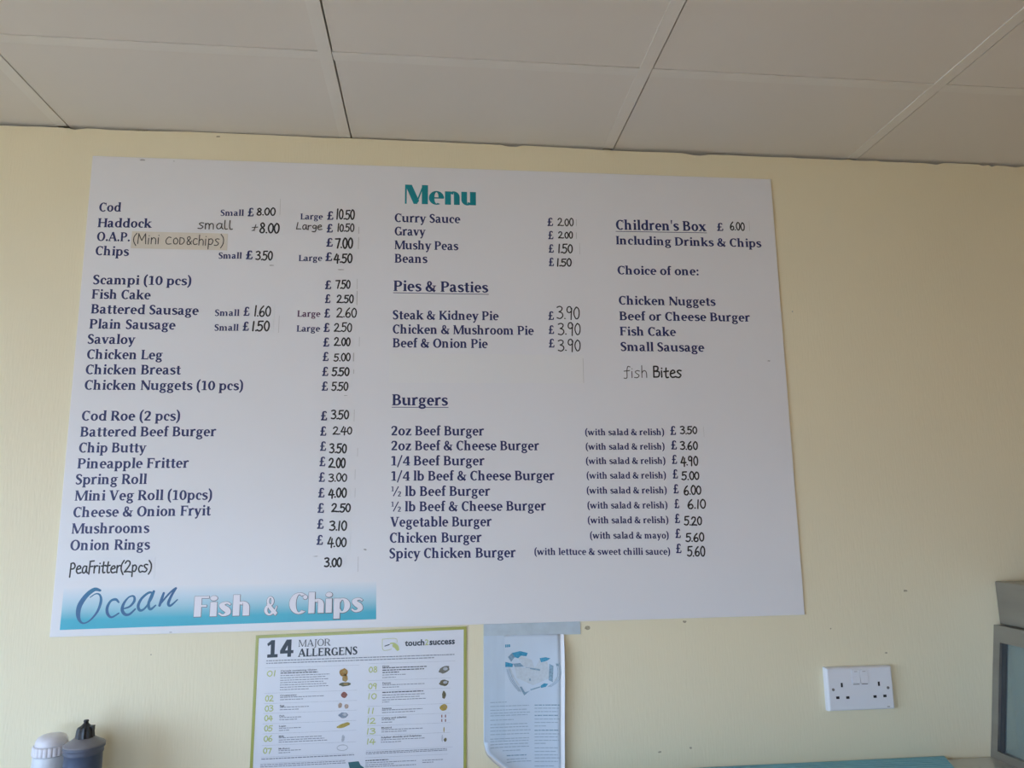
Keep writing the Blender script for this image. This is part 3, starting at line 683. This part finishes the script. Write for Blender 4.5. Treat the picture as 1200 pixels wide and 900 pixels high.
for i, (cx, cz, rx, rz) in enumerate(((0.358, 1.333, .006, .005), (-0.435, 2.3875, .005, .0025), (0.565, 1.340, .004, .003), (1.062, 1.392, .006, .0025), (0.885, 1.318, .002, .002),
                                      (0.565, 1.093, .003, .002), (0.50, 1.088, .004, .002), (-0.50, 1.305, .002, .0015), (-0.60, 2.394, .022, .0016), (1.005, 1.265, .004, .002))):
    smear(cx, cz, rx, rz, seed=i).build('wall_mark', M['spot'], wall)
struct(MB().box(XL, XR, YF, 0.1, -0.05, 0).build('floor', M['floor']))
struct(MB().box(XR, XR + .1, YF - .1, 0.1, 0, CEIL + .12).build('wall_right', M['warm_bounce']))
struct(MB().box(XL, FX0, YF - .1, YF, 0, CEIL + .12).box(FX1, XR, YF - .1, YF, 0, CEIL + .12).box(FX0, FX1, YF - .1, YF, 0, FZ0).box(FX0, FX1, YF - .1, YF, FZ1, CEIL + .12).build('wall_front', M['room']))
wz0, wz1, wy0, wy1 = WZ0, WZ1, WY0, WY1
wl = MB().box(XL - .1, XL, YF - .1, wy0, 0, CEIL + .12).box(XL - .1, XL, wy1, 0.1, 0, CEIL + .12).box(XL - .1, XL, wy0, wy1, 0, wz0).box(XL - .1, XL, wy0, wy1, wz1, CEIL + .12)
struct(wl.build('wall_left', M['room']))
pm = bpy.data.materials.new('clear_window_pane'); pm.use_nodes = True; n_ = pm.node_tree.nodes; n_.clear()
t_ = n_.new('ShaderNodeBsdfTransparent'); g_ = n_.new('ShaderNodeBsdfGlossy'); x_ = n_.new('ShaderNodeMixShader'); q_ = n_.new('ShaderNodeOutputMaterial')
g_.inputs['Roughness'].default_value = .03; x_.inputs[0].default_value = .06
pm.node_tree.links.new(t_.outputs[0], x_.inputs[1]); pm.node_tree.links.new(g_.outputs[0], x_.inputs[2]); pm.node_tree.links.new(x_.outputs[0], q_.inputs[0])
win = struct(MB().box(XL - .075, XL - .07, wy0, wy1, wz0, wz1).build('window_1', pm), 'shop window letting in daylight from the left')
win2 = struct(MB().box(FX0, FX1, YF - .075, YF - .07, FZ0, FZ1).build('window_2', pm), 'front shop window behind the viewer')
f2 = MB()
for x_ in (FX0, (FX0 + FX1)/2 - .02, FX1 - .04): f2.box(x_, x_ + .04, YF - .09, YF - .05, FZ0, FZ1)
f2.box(FX0, FX1, YF - .09, YF - .05, FZ0, FZ0 + .04).box(FX0, FX1, YF - .09, YF - .05, FZ1 - .04, FZ1)
f2.build('window_frame', M['plate'], win2)
struct(MB().box(XL - 14, XR + 12, YF - 14, 10, -.15, -.1).build('pavement', mat('pavement_slabs', (.38, .33, .26), .8, noise=.1)), 'grey pavement outside the shop window')
fr = MB()
for y_ in (wy0, (wy0+wy1)/2 - .02, wy1 - .04): fr.box(XL - .09, XL - .05, y_, y_ + .04, wz0, wz1)
fr.box(XL - .09, XL - .05, wy0, wy1, wz0, wz0 + .04).box(XL - .09, XL - .05, wy0, wy1, wz1 - .04, wz1)
fr.build('window_frame', M['plate'], win)

# ceiling: white tiles resting in a grid of bars
ceil = struct(MB().box(XL, XR, YF, 0.1, CEIL + .06, CEIL + .12).build('ceiling', M['void']), 'suspended ceiling of plain white tiles in a bar grid')
bx = [-0.1624 + 0.6*i for i in range(-4, 5)]; by = [-0.2973 - 0.6*j for j in range(0, 6)]
bx = [b for b in bx if XL < b < XR]; by = [b for b in by if b > YF]
barm = MB().box(-.012, .012, YF, 0.004, CEIL - .0008, CEIL + .03).mesh('ceiling_bar')
barm.materials.append(M['bar'])
for b in bx:
    o = bpy.data.objects.new('ceiling_bar', barm); COL.objects.link(o); o.parent = ceil; o.location.x = b
xs = [XL] + bx + [XR]; ys = [0.05] + by + [YF]
tiles = {}
rt = random.Random(3)
for i in range(len(xs) - 1):
    x0 = xs[i] + (.0150 if i else 0); x1 = xs[i+1] - (.011 if i < len(xs) - 2 else 0)
    for j in range(len(ys) - 1):
        y1 = ys[j] - (.0140 if j else 0); y0 = ys[j+1] + (.011 if j < len(ys) - 2 else 0)
        key = (round(x1 - x0, 3), round(y1 - y0, 3))
        if key not in tiles:
            me = MB().box(0, x1 - x0, 0, y1 - y0, 0, .014).mesh('ceiling_tile'); me.materials.append(M['tile']); tiles[key] = me
        o = bpy.data.objects.new('ceiling_tile', tiles[key]); COL.objects.link(o); o.parent = ceil
        o.location = (x0, y0, CEIL + rt.uniform(-.0008, .0008))
        if j < len(by):
            k2 = ('c', round(x1 - x0, 3))
            if k2 not in tiles:
                me = MB().box(-.002, x1 - x0 + .001, -.012, .012, -.0004, .02).mesh('ceiling_cross_bar'); me.materials.append(M['bar']); tiles[k2] = me
            o = bpy.data.objects.new('ceiling_cross_bar', tiles[k2]); COL.objects.link(o); o.parent = ceil; o.location = (x0, ys[j+1], CEIL)

# ================================================================= menu board
BW, BH, TH, TILT = 1513.7, 986.3, 0.005, 0.003358
UC, VC = 0.06861, 1.83871
h2 = BH/2000
board = thing('menu_board', (UC + math.sin(TILT)*h2, 0, VC - math.cos(TILT)*h2), 'large white takeaway menu board with navy printed dishes on the cream wall', 'menu board', (0, -TILT, 0))
pan = MB().box(-BW/2000, BW/2000, -TH, -0.0003, 0, BH/1000).build('board_panel', M['board'], board); bevel(pan, .0006, 1)
Y1, Y2, Y3, Y4 = -TH - .00015, -TH - .0003, -TH - .00045, -TH - .0006
def bp(name, polys, m, y=Y1, parent=None, label=None):
    o = MB().flat(polys, y, .001, h2).build(name, m, parent or board)
    if label: o['label'] = label
    return o
CAP = {'i': 20.0, 'h': 23.6, 'n': 13.8, 'r': 13.8, 'p': 18.6}
NAME = {'i': 'dish_lettering', 'h': 'heading_lettering', 'n': 'small_lettering', 'r': 'small_lettering', 'p': 'pound_sign'}
for t, st, x0, z0, x1, z1 in PRINT:
    polys = fit_line(SERIF, t, x0, z0, x1, z1, CAP[st], 640 if st == 'p' else 667)
    if st == 'h':
        dz = 3.4; polys += [[(x0 - 1, z0 - dz - 1.3), (x1 + 1, z1 - dz - 1.3), (x1 + 1, z1 - dz), (x0 - 1, z0 - dz)]]
    bp(NAME[st], polys, M['plum'] if st == 'r' else M['navy'], Y4 if st == 'p' else Y1, label=None if st == 'p' else 'navy printed lettering reading ' + t.replace('£', 'pounds') if st != 'r' else 'faded purple lettering reading Large')
bp('title_lettering', fit_line(SHOW, 'Menu', -94.4, 405.2, 62.9, 406.2, 45.0, 700), M['teal'], label='teal title reading Menu')
# handwritten prices on stickers
WORD = {'small': 2.2, 'Large': 2.2, '(Mini Cod&chips)': 2.0, 'PeaFritter(2pcs)': 2.9, 'fish': 1.9, 'Bites': 3.5}
for t, x0, z0, x1, z1, w in HAND:
    if t in ('+', 'small', 'Large'):
        bp('handwriting', fit_hand(t, x0, z0, x1, z1, WORD.get(t, 2.0)), M['thin_ink'], Y4, label='thin handwritten ' + (t if t != '+' else 'pound sign')); continue
    mx, mz = (7, 2.2 if t != '3.90' else .7) if t[0] in '123456789' else (5, 4)
    if t[0] == '(': mx, mz = 7, 1.0
    sx0, sx1 = x0 - mx*.5, x1 + mx
    o = MB().box(sx0/1000, sx1/1000, Y3, -TH - .00001, (z0 - mz)/1000 + h2, (z1 + mz)/1000 + h2).build('price_sticker' if '.' in t else 'word_sticker', M['tape'] if t[0] == '(' else M['sticker'], board)
    if t[0] == '(': o['label'] = 'beige masking tape strip'
    word = {'(Mini Cod&chips)': '(Mini Cod&chips)'}.get(t, t)
    wd = WORD.get(t, 3.1*w)
    bp('handwriting', fit_hand(word, x0, z0, x1, z1, wd), M['thin_ink'] if t in ('(Mini Cod&chips)', 'fish') else M['ink'], Y4, o, label='black handwritten ' + t)
bl = MB().box(-.1233, .2960, Y3, -TH - .00001, .003 + h2, .0665 + h2).build('blank_sticker', M['blank'], board); bl['label'] = 'blank pale sticker covering an old line'
def tickbox(x, z0, z1, w=0.9): bp('sticker_edge_mark', rect_mm(x - w/2, z0, x + w/2, z1), M['tick'], Y4)
for x, z0, z1, w in TICKS: tickbox(x, z0, z1, w)
for i, (cx, cz, rx, rz) in enumerate(SCUFFS):
    r_ = random.Random(i); bp('scuff_mark', [[(cx + rx*r_.uniform(.5, 1.1)*math.cos(a*.7), cz + rz*r_.uniform(.5, 1.1)*math.sin(a*.7)) for a in range(9)]], M['scuff'], Y2)
# banner
bz0, bz1 = -479.0, -402.0
ban = MB().flat([BANNER], Y1, .001, h2).build('banner', M['fade'], board); ban['label'] = 'teal fading banner with the shop name'
for t_, a_, b_, c_, d_, h_, cap_ in (('Fish', -493.5, -462.8, -388.6, -463.0, 38.5, 700), ('&', -360.0, -463, -334.6, -463, 35.0, 700), ('Chips', -312.0, -462.1, -168.2, -462.2, 40.5, 725)):
    word = fit_line(SHOW, t_, a_, b_, c_, d_, h_, cap_); sh = []
    for k in range(10):
        a = 2*math.pi*k/10; sh += xf(word, 1, 1, 1.0*math.cos(a) + .35, 1.0*math.sin(a) - .35)
    bp('lettering_outline', sh, M['grey_print'], Y2, ban)
    bp('banner_lettering', word, M['white_print'], Y3, ban, 'white bold lettering reading ' + t_)
oc = []
for L in OCEAN: oc += V(*[(x, z, w*1.05) for x, z, w in L], sub=6, caps=True)
bp('banner_script', oc, M['ocean'], Y2, ban, 'blue brush script reading Ocean')

# ================================================================= allergen poster
PXc, PZc = -0.0975, 1.0535; DZ = -8.5
pos = thing('allergen_poster', (PXc, 0, PZc), 'lime-edged laminated allergen chart on the wall under the menu board', 'poster')
ptop = 287.0
MB().prism([(-.2066, .0), (.2066, -.0), (.2068, ptop*.001 + .0015), (-.2066, ptop*.001 - .0048)], -.0016, -.0004).build('laminated_sheet', M['poster'], pos)
bw = .0056
for poly in ([(-.2066, 0), (-.2066 + bw, 0), (-.2066 + bw, ptop*.001 - .0048 - bw), (-.2066, ptop*.001 - .0048)],
             [(.2066 - bw, 0), (.2066, 0), (.2068, ptop*.001 + .0015), (.2068 - bw, ptop*.001 + .0015 - bw)],
             [(-.2066, ptop*.001 - .0048), (-.2066 + bw, ptop*.001 - .0048 - bw), (.2068 - bw, ptop*.001 + .0015 - bw), (.2068, ptop*.001 + .0015)],
             [(-.2066, 0), (.2066, 0), (.2066 - bw, bw), (-.2066 + bw, bw)]):
    MB().prism(poly, -.0021, -.0004).build('lime_border', M['lime'], pos)
SLP = 0.012
PY = -.00185
def pp(name, polys, m, parent=None, label=None, y=PY):
    o = MB().flat([[(a, b + DZ) for a, b in p] for p in polys], y).build(name, m, parent or pos)
    if label: o['label'] = label
    return o
one = R(150, 0, 310, 700) + R(20, 0, 440, 130) + [[(0, 560), (40, 460), (160, 530), (310, 700), (170, 700)]]
four = R(300, 0, 450, 700) + R(0, 140, 540, 265) + [[(0, 140), (140, 140), (420, 700), (250, 700), (0, 265)]]
FOURTEEN = [[(-184.4 + x*.0475, 248.2 + y*.0465 + x*.0006) for x, y in p] for p in xf(one) + xf(four, 1, 1, 530, 0)]
pp('title_number', FOURTEEN, M['slate'], label='dark slate number 14')
pp('title_lettering', fit_line(SERIF_LIGHT, 'MAJOR', -124.0, 267.0, -61.9, 267.8, 13.0), M['slate'], label='title lettering reading MAJOR')
pp('title_lettering', fit_line(SERIF, 'ALLERGENS', -124.5, 248.0, -9.5, 249.4, 15.0), M['slate'], label='title lettering reading ALLERGENS')
pp('logo_lettering', fit_sans('touch', 83.8, 262.8, 122.5, 11.5, .03, SLP) + fit_sans('success', 132.5, 263.4, 183.4, 8.3, .03, SLP), M['slate'], label='black logo lettering reading touch and success')
pp('logo_number', fit_sans('2', 123.5, 263.2, 131.0, 11.0, .01, SLP), M['lime_print'], label='green figure 2 of the logo')
pp('logo_hand', V((54, 268, 2.2), (60, 268.5, 3.4), (66, 263, 8), (69, 258, 7), (71, 254.5, 4)) + D(64, 264, 5, 4), M['lime_print'], label='green pointing hand')
pp('logo_card', V((39, 277, .9), (65, 277.5, .9), (68, 270, .9)) + V((39, 277, .9), (40, 258, .9), (48, 255.5, .9), (58, 258, .9)), M['lime_print'])
pp('logo_stroke', V((43.5, 263.5, 1.6), (53.5, 266.5, 2.0)), M['slate'])
pr_ = random.Random(11)
def words(x0, z, x1, h):
    out = []; x = x0
    while x < x1 - 1:
        w = min(pr_.uniform(2.6, 8.5), x1 - x); out += rect_mm(x, z + (x - x0)*SLP*.3, x + w, z + h + (x - x0)*SLP*.3); x += w + 1.1
    return out
for h, x0, z0, x1, lines in POSTER_TEXT:
    if h: pp('entry_heading', fit_sans(h, x0, z0, x1, 3.0, .02, SLP), M['head_print'], label='small heading reading ' + h)
    big = []; sm = []
    for z, xe, wt in lines:
        (big if wt > 1.6 else sm).extend(words(x0, z, xe, 1.7 if wt > 1.4 else 1.3))
    if big: pp('entry_print', big, M['head_print'])
    if sm: pp('entry_print', sm, M['body_print'])
for n, x, z in POSTER_NUM: pp('entry_number', fit_hand(n, x, z, x + (11.5 if n == '11' else 16.5), z + 12.2, 1.9), M['lime_print'], label='pale green number ' + n)
for i, (n, x, z, rx, rz, c) in enumerate(POSTER_ICON):
    r_ = random.Random(i + 3)
    base = [(x + rx*r_.uniform(.75, 1.05)*math.cos(2*math.pi*k/13), z + rz*r_.uniform(.75, 1.05)*math.sin(2*math.pi*k/13) + (.25*rx*math.cos(2*math.pi*k/13) if n in ('lupin', 'nuts') else 0)) for k in range(13)]
    if n == 'shell': polys = E(x, z, rx, rz, 1.6, 1.4, 0, 360)
    elif n == 'celery': polys = rect_mm(x - rx*.5, z + 1.5, x + rx*.5, z + rz) + rect_mm(x - rx*.5, z - rz, x + rx*.5, z - 1.5)
    else: polys = [base]
    pp(n + '_picture', polys, ICON[c])
    if n in ('bread', 'nuts', 'peanut', 'soya', 'fish'): pp(n + '_picture', D(x + rx*.2, z + rz*.15, rx*.42, rz*.42, 9), ICON[(c + 1) % 2 if n == 'bread' else (7 if n != 'soya' else 1)], y=PY - .00012)
for z, xa, xb in ((229, -186, -5), (231, 12, 184), (66, -186, -12), (70, 12, 180), (55, -188, -25), (57, 10, 170), (182, -186, -8), (163, -186, -8), (145, -186, -8), (126, -186, -8), (108, -186, -8), (87, -186, -8), (199, 12, 175), (180, 12, 175), (151, 12, 175), (133, 12, 175), (115, 12, 175), (97, 12, 175)):
    pp('rule_line', rect_mm(xa, z, xb, z + .5), ICON[7])
pp('device_picture', [[(-22, 50.5), (-2, 51.5), (2, 44), (8, 40), (8, 18), (-12, 16)]], M['teal_dark'])

# ================================================================= leaflet
LXc, LZc = 0.2265, 1.0535; LD = -53.5
leaf = thing('wall_leaflet', (LXc, 0, LZc), 'pale blue printed leaflet with diamond heart, curling off the wall', 'leaflet')
def lside(z):                                   # left outline: straight, then peeled away near the bottom
    pts = [(350, -82.6), (121, -83.0), (108, -79.0), (102, -75.0), (90, -60.0), (72, -34.0), (56, 0.0), (40, 40.0)]
    for (za, xa), (zb, xb) in zip(pts, pts[1:]):
        if z >= zb: return xa + (xb - xa)*(za - z)/(za - zb)
    return 40.0
def lsurf(x, z):                                # distance off the wall, mm
    t = max(0.0, (x + 20) / 94.0); k = min(1.0, (332 - z) / 60.0) if z < 332 else 0.0
    pe = max(0.0, 1 - math.hypot((x - lside(z)) / 40.0, 0)) * max(0.0, min(1.0, (135 - z)/30.0))
    return -(2.2 + 9.0*t*t*k + 9.0*pe*pe + 1.0*math.sin(z*.035)*k)
zs = [322.5, 318, 312, 305, 295, 280, 260, 240, 220, 200, 180, 160, 145, 132, 121, 114, 108, 102, 96, 90, 84, 78, 72, 66, 60, 56]
mb = MB(); nx = 18
def R_EDGE(z): return 74.3 - (322.5 - z)*.0214
for z in zs:
    xl, xr = lside(z), R_EDGE(z)
    for i in range(nx + 1):
        x = xl + (xr - xl)*i/nx; mb.v.append((x/1000, lsurf(x, z)/1000, (z + LD)/1000))
for a in range(len(zs) - 1):
    for i in range(nx): b = a*(nx + 1) + i; mb.f.append((b, b + nx + 1, b + nx + 2, b + 1))
sheet = mb.build('front_sheet', M['leaf'], leaf, True)
sheet.modifiers.new('thickness', 'SOLIDIFY').thickness = .0003
# rolled-back white edge along the right side
mb = MB(); nr = 7
for z in zs:
    x = R_EDGE(z); y = lsurf(x, z); kk = min(1.0, .35 + (322.5 - z)/40.0)
    for i in range(nr + 1):
        t = i/nr; mb.v.append(((x + 7.0*t)/1000, (y - kk*(1.2*t + 5.5*t**2.2))/1000, (z + LD)/1000))
for a in range(len(zs) - 1):
    for i in range(nr): b = a*(nr + 1) + i; mb.f.append((b, b + 1, b + nr + 2, b + nr + 1))
o = mb.build('curled_edge', M['leaf_back'], leaf, True); o['label'] = 'white curled right edge of the paper'
# curled lip of the peeled corner
mb = MB(); lip = [(118, -82.5), (108, -79.0), (102, -75.0), (90, -60.0), (80, -46.0), (72, -34.0), (64, -17.0), (57, 0.0)]
for z, x in lip:
    y = lsurf(x, z); r = .6 + min(1.0, (118 - z)/30.0)*5.2
    for i in range(nr + 1):
        t = i/nr*math.pi*.5
        mb.v.append(((x - .66*r*math.sin(t))/1000, (y - .55*r*(1 - math.cos(t)))/1000, (z + LD - .75*r*math.sin(t))/1000))
for a in range(len(lip) - 1):
    for i in range(nr): b = a*(nr + 1) + i; mb.f.append((b, b + 1, b + nr + 2, b + nr + 1))
o = mb.build('peeled_corner', M['leaf_back'], leaf, True); o['label'] = 'white underside of the peeled corner'
MB().box(-.0824, .1170, -.0016, -.0005, .321 - .0535, .3465 - .0535).build('back_sheet', M['leaf_strip'], leaf)
def lp(name, polys, m, off=.25, label=None):
    mb = MB()
    for p in polys:
        b = len(mb.v); mb.v += [(x/1000, (lsurf(x, z) - off)/1000, (z + LD)/1000) for x, z in p]; mb.f.append(tuple(range(b, b + len(p))))
    o = mb.build(name, m, leaf)
    if label: o['label'] = label
    return o
strip = []
for a, b in zip(zs[:14], zs[1:15]): 
    for i in range(4): strip.append([(-82 + 10.5*i, a), (-82 + 10.5*i, b), (-82 + 10.5*(i+1), b), (-82 + 10.5*(i+1), a)])
lp('tinted_band', strip, M['leaf_band'], .12, 'deeper blue printed band')
lp('corner_mark', rect_mm(-38.7, 299.3, -36.2, 305) + rect_mm(-35.2, 299.5, -32.8, 305) + rect_mm(-32, 299.8, -28.6, 305), M['heart_d'], label='small blue mark above the heart')
for k, p in HEART: lp('heart_facet', [p], M['heart_' + k], .3 if k == 'l' else (.4 if k == 'm' else .5))
arcs = []
for k in range(3):
    arcs += V((-36 + 3*k, 258, .8), (-31 + 3*k, 240, .8), (-22 + 3*k, 226, .8), (-12 + 2*k, 214, .8)) + V((70 - 3*k, 268, .8), (73 - 3*k, 250, .8), (68 - 3*k, 234, .8), (52 - 3*k, 222, .8))
lp('heart_outline', arcs, M['heart_m'], .45)
for x0, z, x1, wt in LEAF_TEXT:
    out = []; x = x0; r_ = random.Random(z)
    while x < x1 - 1:
        w = min(r_.uniform(4, 11), x1 - x); out += rect_mm(x, z, x + w, z + (2.0 if wt > 1 else 1.5)); x += w + 1.2
    lp('text_line', out, M['heart_m'] if wt > 1 else M['leaf_text'], .35)

# ================================================================= double wall socket
soc = thing('wall_socket', (0.9325, 0, 1.155), 'white double plug socket with two rocker switches on the wall', 'socket')
def plate_ring(w, h, y): return [(-w/2, y, 0 + (86 - h)/2), (w/2, y, (86 - h)/2), (w/2, y, 86 - (86 - h)/2), (-w/2, y, 86 - (86 - h)/2)]
rings = [(146, 86, -.3), (146, 86, -9), (143, 83, -13), (139, 79, -14.2)]
mb = MB()
for w, h, y in rings: mb.v += [(a/1000, b/1000, c/1000) for a, b, c in plate_ring(w, h, y)]
for k in range(len(rings) - 1):
    for i in range(4): mb.f.append((k*4 + i, k*4 + (i+1) % 4, k*4 + 4 + (i+1) % 4, k*4 + 4 + i))
n = len(rings)*4; mb.f += [(n - 4, n - 3, n - 2, n - 1), (3, 2, 1, 0)]
plate = mb.build('face_plate', M['plate'], soc)
FY = -.0142
def hole(name, cx, cz, w, h): return MB().box((cx - w/2)/1000, (cx + w/2)/1000, FY - .00025, FY + .003, (43 + cz - h/2)/1000, (43 + cz + h/2)/1000).build(name, M['hole'], soc)
for s in (-1, 1):
    hole('earth_slot', 41*s, 8.5, 4.2, 8.5); hole('pin_slot', 52*s, -16, 7.0, 5.0); hole('pin_slot', 30*s, -16.5, 7.0, 5.0)
    m_ = MB(); m_.v = []; 
    prof = [(.0029, 0), (.0029, .0006), (.0001, .0006)]
    sc = MB().lathe(prof, n=14); sc.v = [(x + .0605*s, FY - z, y + .043) for x, y, z in sc.v]
    sc.build('screw', M['rocker_line'], soc)
    rk = MB(); x0, x1 = (-17.5, -.8) if s < 0 else (.8, 17.5)
    pr = [(14.2, 10.5), (16.8, 12), (14.8, 25), (16.2, 38), (14.2, 39)]
    for x in (x0, x1): rk.v += [(x/1000, -d/1000, (43 + z)/1000) for d, z in pr]
    nn = len(pr); rk.f += [tuple(range(nn)), tuple(range(2*nn - 1, nn - 1, -1))] + [(i, i + nn, (i+1) % nn + nn, (i+1) % nn) for i in range(nn)]
    r_ = rk.build('rocker_switch', M['plate'], soc)
    MB().box((x0 + 2)/1000, (x1 - 1)/1000, FY - .0004, FY + .001, (43 + 8.4)/1000, (43 + 9.8)/1000).build('rocker_shadow_line', M['rocker_line'], r_)
    MB().box((x0 + 5)/1000, (x1 - 5)/1000, -.0166, -.0150, (43 + 34.0)/1000, (43 + 35.4)/1000).build('switch_mark', M['tick'], r_)
MB().box(.055, .061, FY - .0003, FY + .001, .0050, .0064).build('maker_mark', M['rocker_line'], soc)

# ================================================================= counter, blue mat, cabinet
CZ = 1.0495
cnt = thing('steel_counter', (-0.1, -0.3, 0), 'brushed steel worktop along the foot of the cream wall', 'counter')
bevel(MB().box(-2.2, 2.2, -.30, .2985, CZ - .04, CZ).build('worktop', M['steel'], cnt), .002)
for x in (-2.1, -.7, .7, 2.05): MB().box(x, x + .05, -.26, -.21, 0, CZ - .04).build('leg', M['steel'], cnt); MB().box(x, x + .05, .2, .25, 0, CZ - .04).build('leg', M['steel'], cnt)
MB().box(-2.1, 2.1, -.25, .25, .25, .28).build('lower_shelf', M['steel'], cnt)

matp = thing('blue_ribbed_mat', (0.72, -0.14, CZ), 'blue ribbed plastic mat lying on the steel counter by the wall', 'mat')
mb = MB(); nrib = 10; prof = []
for i in range(nrib):
    y0 = .137 - i*.0115; prof += [(y0, .0065), (y0 - .0075, .0065), (y0 - .009, .0048), (y0 - .0105, .0048)]
yend = prof[-1][0]
for (y, z) in prof:
    sk = .3905 - (.137 - y)*.40
    mb.v += [(-.40, y, z), (sk, y, z), (-.40, y, .0002), (sk, y, .0002)]
for i in range(len(prof) - 1):
    a = i*4; b = a + 4; mb.f += [(a, a + 1, b + 1, b), (a + 2, b + 2, b + 3, a + 3), (a, b, b + 2, a + 2), (a + 1, a + 3, b + 3, b + 1)]
n = len(prof)*4; mb.f += [(0, 2, 3, 1), (n - 4, n - 3, n - 1, n - 2)]
mb.build('ribbed_sheet', M['blue'], matp)

cab = thing('steel_cabinet', (1.48, -0.22, CZ), 'stainless steel cabinet with green-tinted glass side on the counter', 'cabinet')
Z = lambda z: z - CZ
X = lambda x: x - 1.48
Yb, Yf = .2185, -.235                       # back (by the wall) and front
xs_ = lambda z: 1.2165 + (z - 1.0495)*(1.2585 - 1.2165)/(1.3164 - 1.0495)      # leaning left side
def slab(name, z0, z1, y0, y1, inn, m, out=0.0, parent=None):
    return MB().prism([(X(xs_(z0) - out), Z(z0)), (X(xs_(z0) + inn), Z(z0)), (X(xs_(z1) + inn), Z(z1)), (X(xs_(z1) - out), Z(z1))], y0, y1).build(name, m, parent or cab)
zt = 1.3164
bevel(MB().box(X(1.2725), X(1.76), Yf, Yb, Z(zt) + .0015, Z(1.408)).build('top_box', M['steel_cab'], cab), .002)
slab('back_post', CZ + .0002, zt, Yb - .018, Yb, .02, M['steel_cab']); slab('front_post', CZ + .0002, zt, Yf, Yf + .018, .02, M['steel_cab'])
slab('bottom_rail', CZ + .0002, CZ + .016, Yf + .018, Yb - .018, .02, M['steel_cab']); slab('top_rail', zt - .034, zt, Yf + .018, Yb - .018, .02, M['steel_cab'])
slab('glass_pane', CZ + .016, zt - .034, Yf + .018, Yb - .0295, .013, M['glass'], -.009)
slab('pane_shadow_strip', CZ + .016, zt - .034, Yb - .0295, Yb - .018, .012, M['steel_dark'], -.006)  # dark strip stands in for the shadow between post and glass
MB().box(X(1.245), X(1.76), Yf, Yb, .0002, .012).build('cabinet_floor', M['inside'], cab)
MB().box(X(1.285), X(1.76), Yb - .012, Yb, .012, Z(zt)).build('back_panel', M['inside'], cab)
MB().box(X(1.75), X(1.76), Yf, Yb - .012, .012, Z(zt)).build('side_panel', M['inside'], cab)
MB().box(X(1.40), X(1.41), Yf + .02, Yb - .02, .012, Z(zt)).build('inner_panel', M['inside'], cab)

# ================================================================= bottles on the counter
b1 = thing('sauce_bottle', (-0.5670, -0.10, CZ), 'dark blue squeeze bottle with black pointed nozzle by the wall', 'bottle')
zc = lambda z: z - CZ
MB().lathe([(.027, 0.0003), (.029, .002), (.0305, .03), (.0305, .095), (.0300, zc(1.160)), (.0315, zc(1.161))], n=48).build('bottle_body', M['bottle_blue'], b1, True)
cp = MB().lathe([(.0312, zc(1.1605)), (.0318, zc(1.163)), (.0312, zc(1.1665)), (.0322, zc(1.1685)), (.0335, zc(1.1700)), (.0335, zc(1.1742))], n=48).build('cap_skirt', M['skirt'], b1, True)
MB().lathe([(.0335, zc(1.1742)), (.0334, zc(1.1757)), (.0322, zc(1.177)), (.0235, zc(1.1815)), (.0165, zc(1.1865)), (.001, zc(1.187))], n=48).build('screw_cap', M['cap_grey'], b1, True)
nz = MB(); prof = [(.0150, 1.1862), (.0146, 1.190), (.0136, 1.1985), (.0120, 1.2030), (.0075, 1.2060), (.0042, 1.2095), (.0036, 1.2115), (.0044, 1.2130), (.0038, 1.2150), (.0008, 1.2155)]
nseg = 24
for r, z in prof:
    for i in range(nseg):
        a = 2*math.pi*i/nseg; rr = r*(1.0 + (.045 if i % 2 else -.045)*(1 if z < 1.204 else 0)); nz.v.append((rr*math.cos(a), rr*math.sin(a), zc(z)))
for k in range(len(prof) - 1):
    for i in range(nseg): j = (i + 1) % nseg; nz.f.append((k*nseg + i, k*nseg + j, (k+1)*nseg + j, (k+1)*nseg + i))
nz.f.append(tuple((len(prof) - 1)*nseg + i for i in range(nseg)))
nz.build('nozzle', M['nozzle'], b1)
MB().box(.0085, .0142, -.004, .004, zc(1.1975), zc(1.2055)).build('nozzle_tab', M['nozzle'], b1)

b2 = thing('white_bottle', (-0.6375, -0.065, CZ), 'white bottle with domed ribbed cap left of the blue bottle', 'bottle')
MB().lathe([(.026, .0003), (.0285, .003), (.0285, zc(1.150)), (.0275, zc(1.1525))], n=40).build('bottle_body', M['bottle_white'], b2, True)
rb = MB(); nseg = 72
prof = [(.0292, 1.1525), (.0296, 1.1545), (.0292, 1.1665), (.0280, 1.1678)]
for r, z in prof:
    for i in range(nseg): a = 2*math.pi*i/nseg; rr = r + (.0006 if i % 3 else -.0005); rb.v.append((rr*math.cos(a), rr*math.sin(a), zc(z)))
for k in range(len(prof) - 1):
    for i in range(nseg): j = (i + 1) % nseg; rb.f.append((k*nseg + i, k*nseg + j, (k+1)*nseg + j, (k+1)*nseg + i))
rb.f.append(tuple((len(prof) - 1)*nseg + i for i in range(nseg)))
cap = rb.build('ribbed_cap', M['cap_white'], b2)
MB().lathe([(.0262, zc(1.1676)), (.0262, zc(1.1705)), (.0252, zc(1.1760)), (.0225, zc(1.1805)), (.0170, zc(1.1835)), (.008, zc(1.1852)), (.0005, zc(1.1855))], n=40).build('cap_dome', M['cap_white'], cap, True)
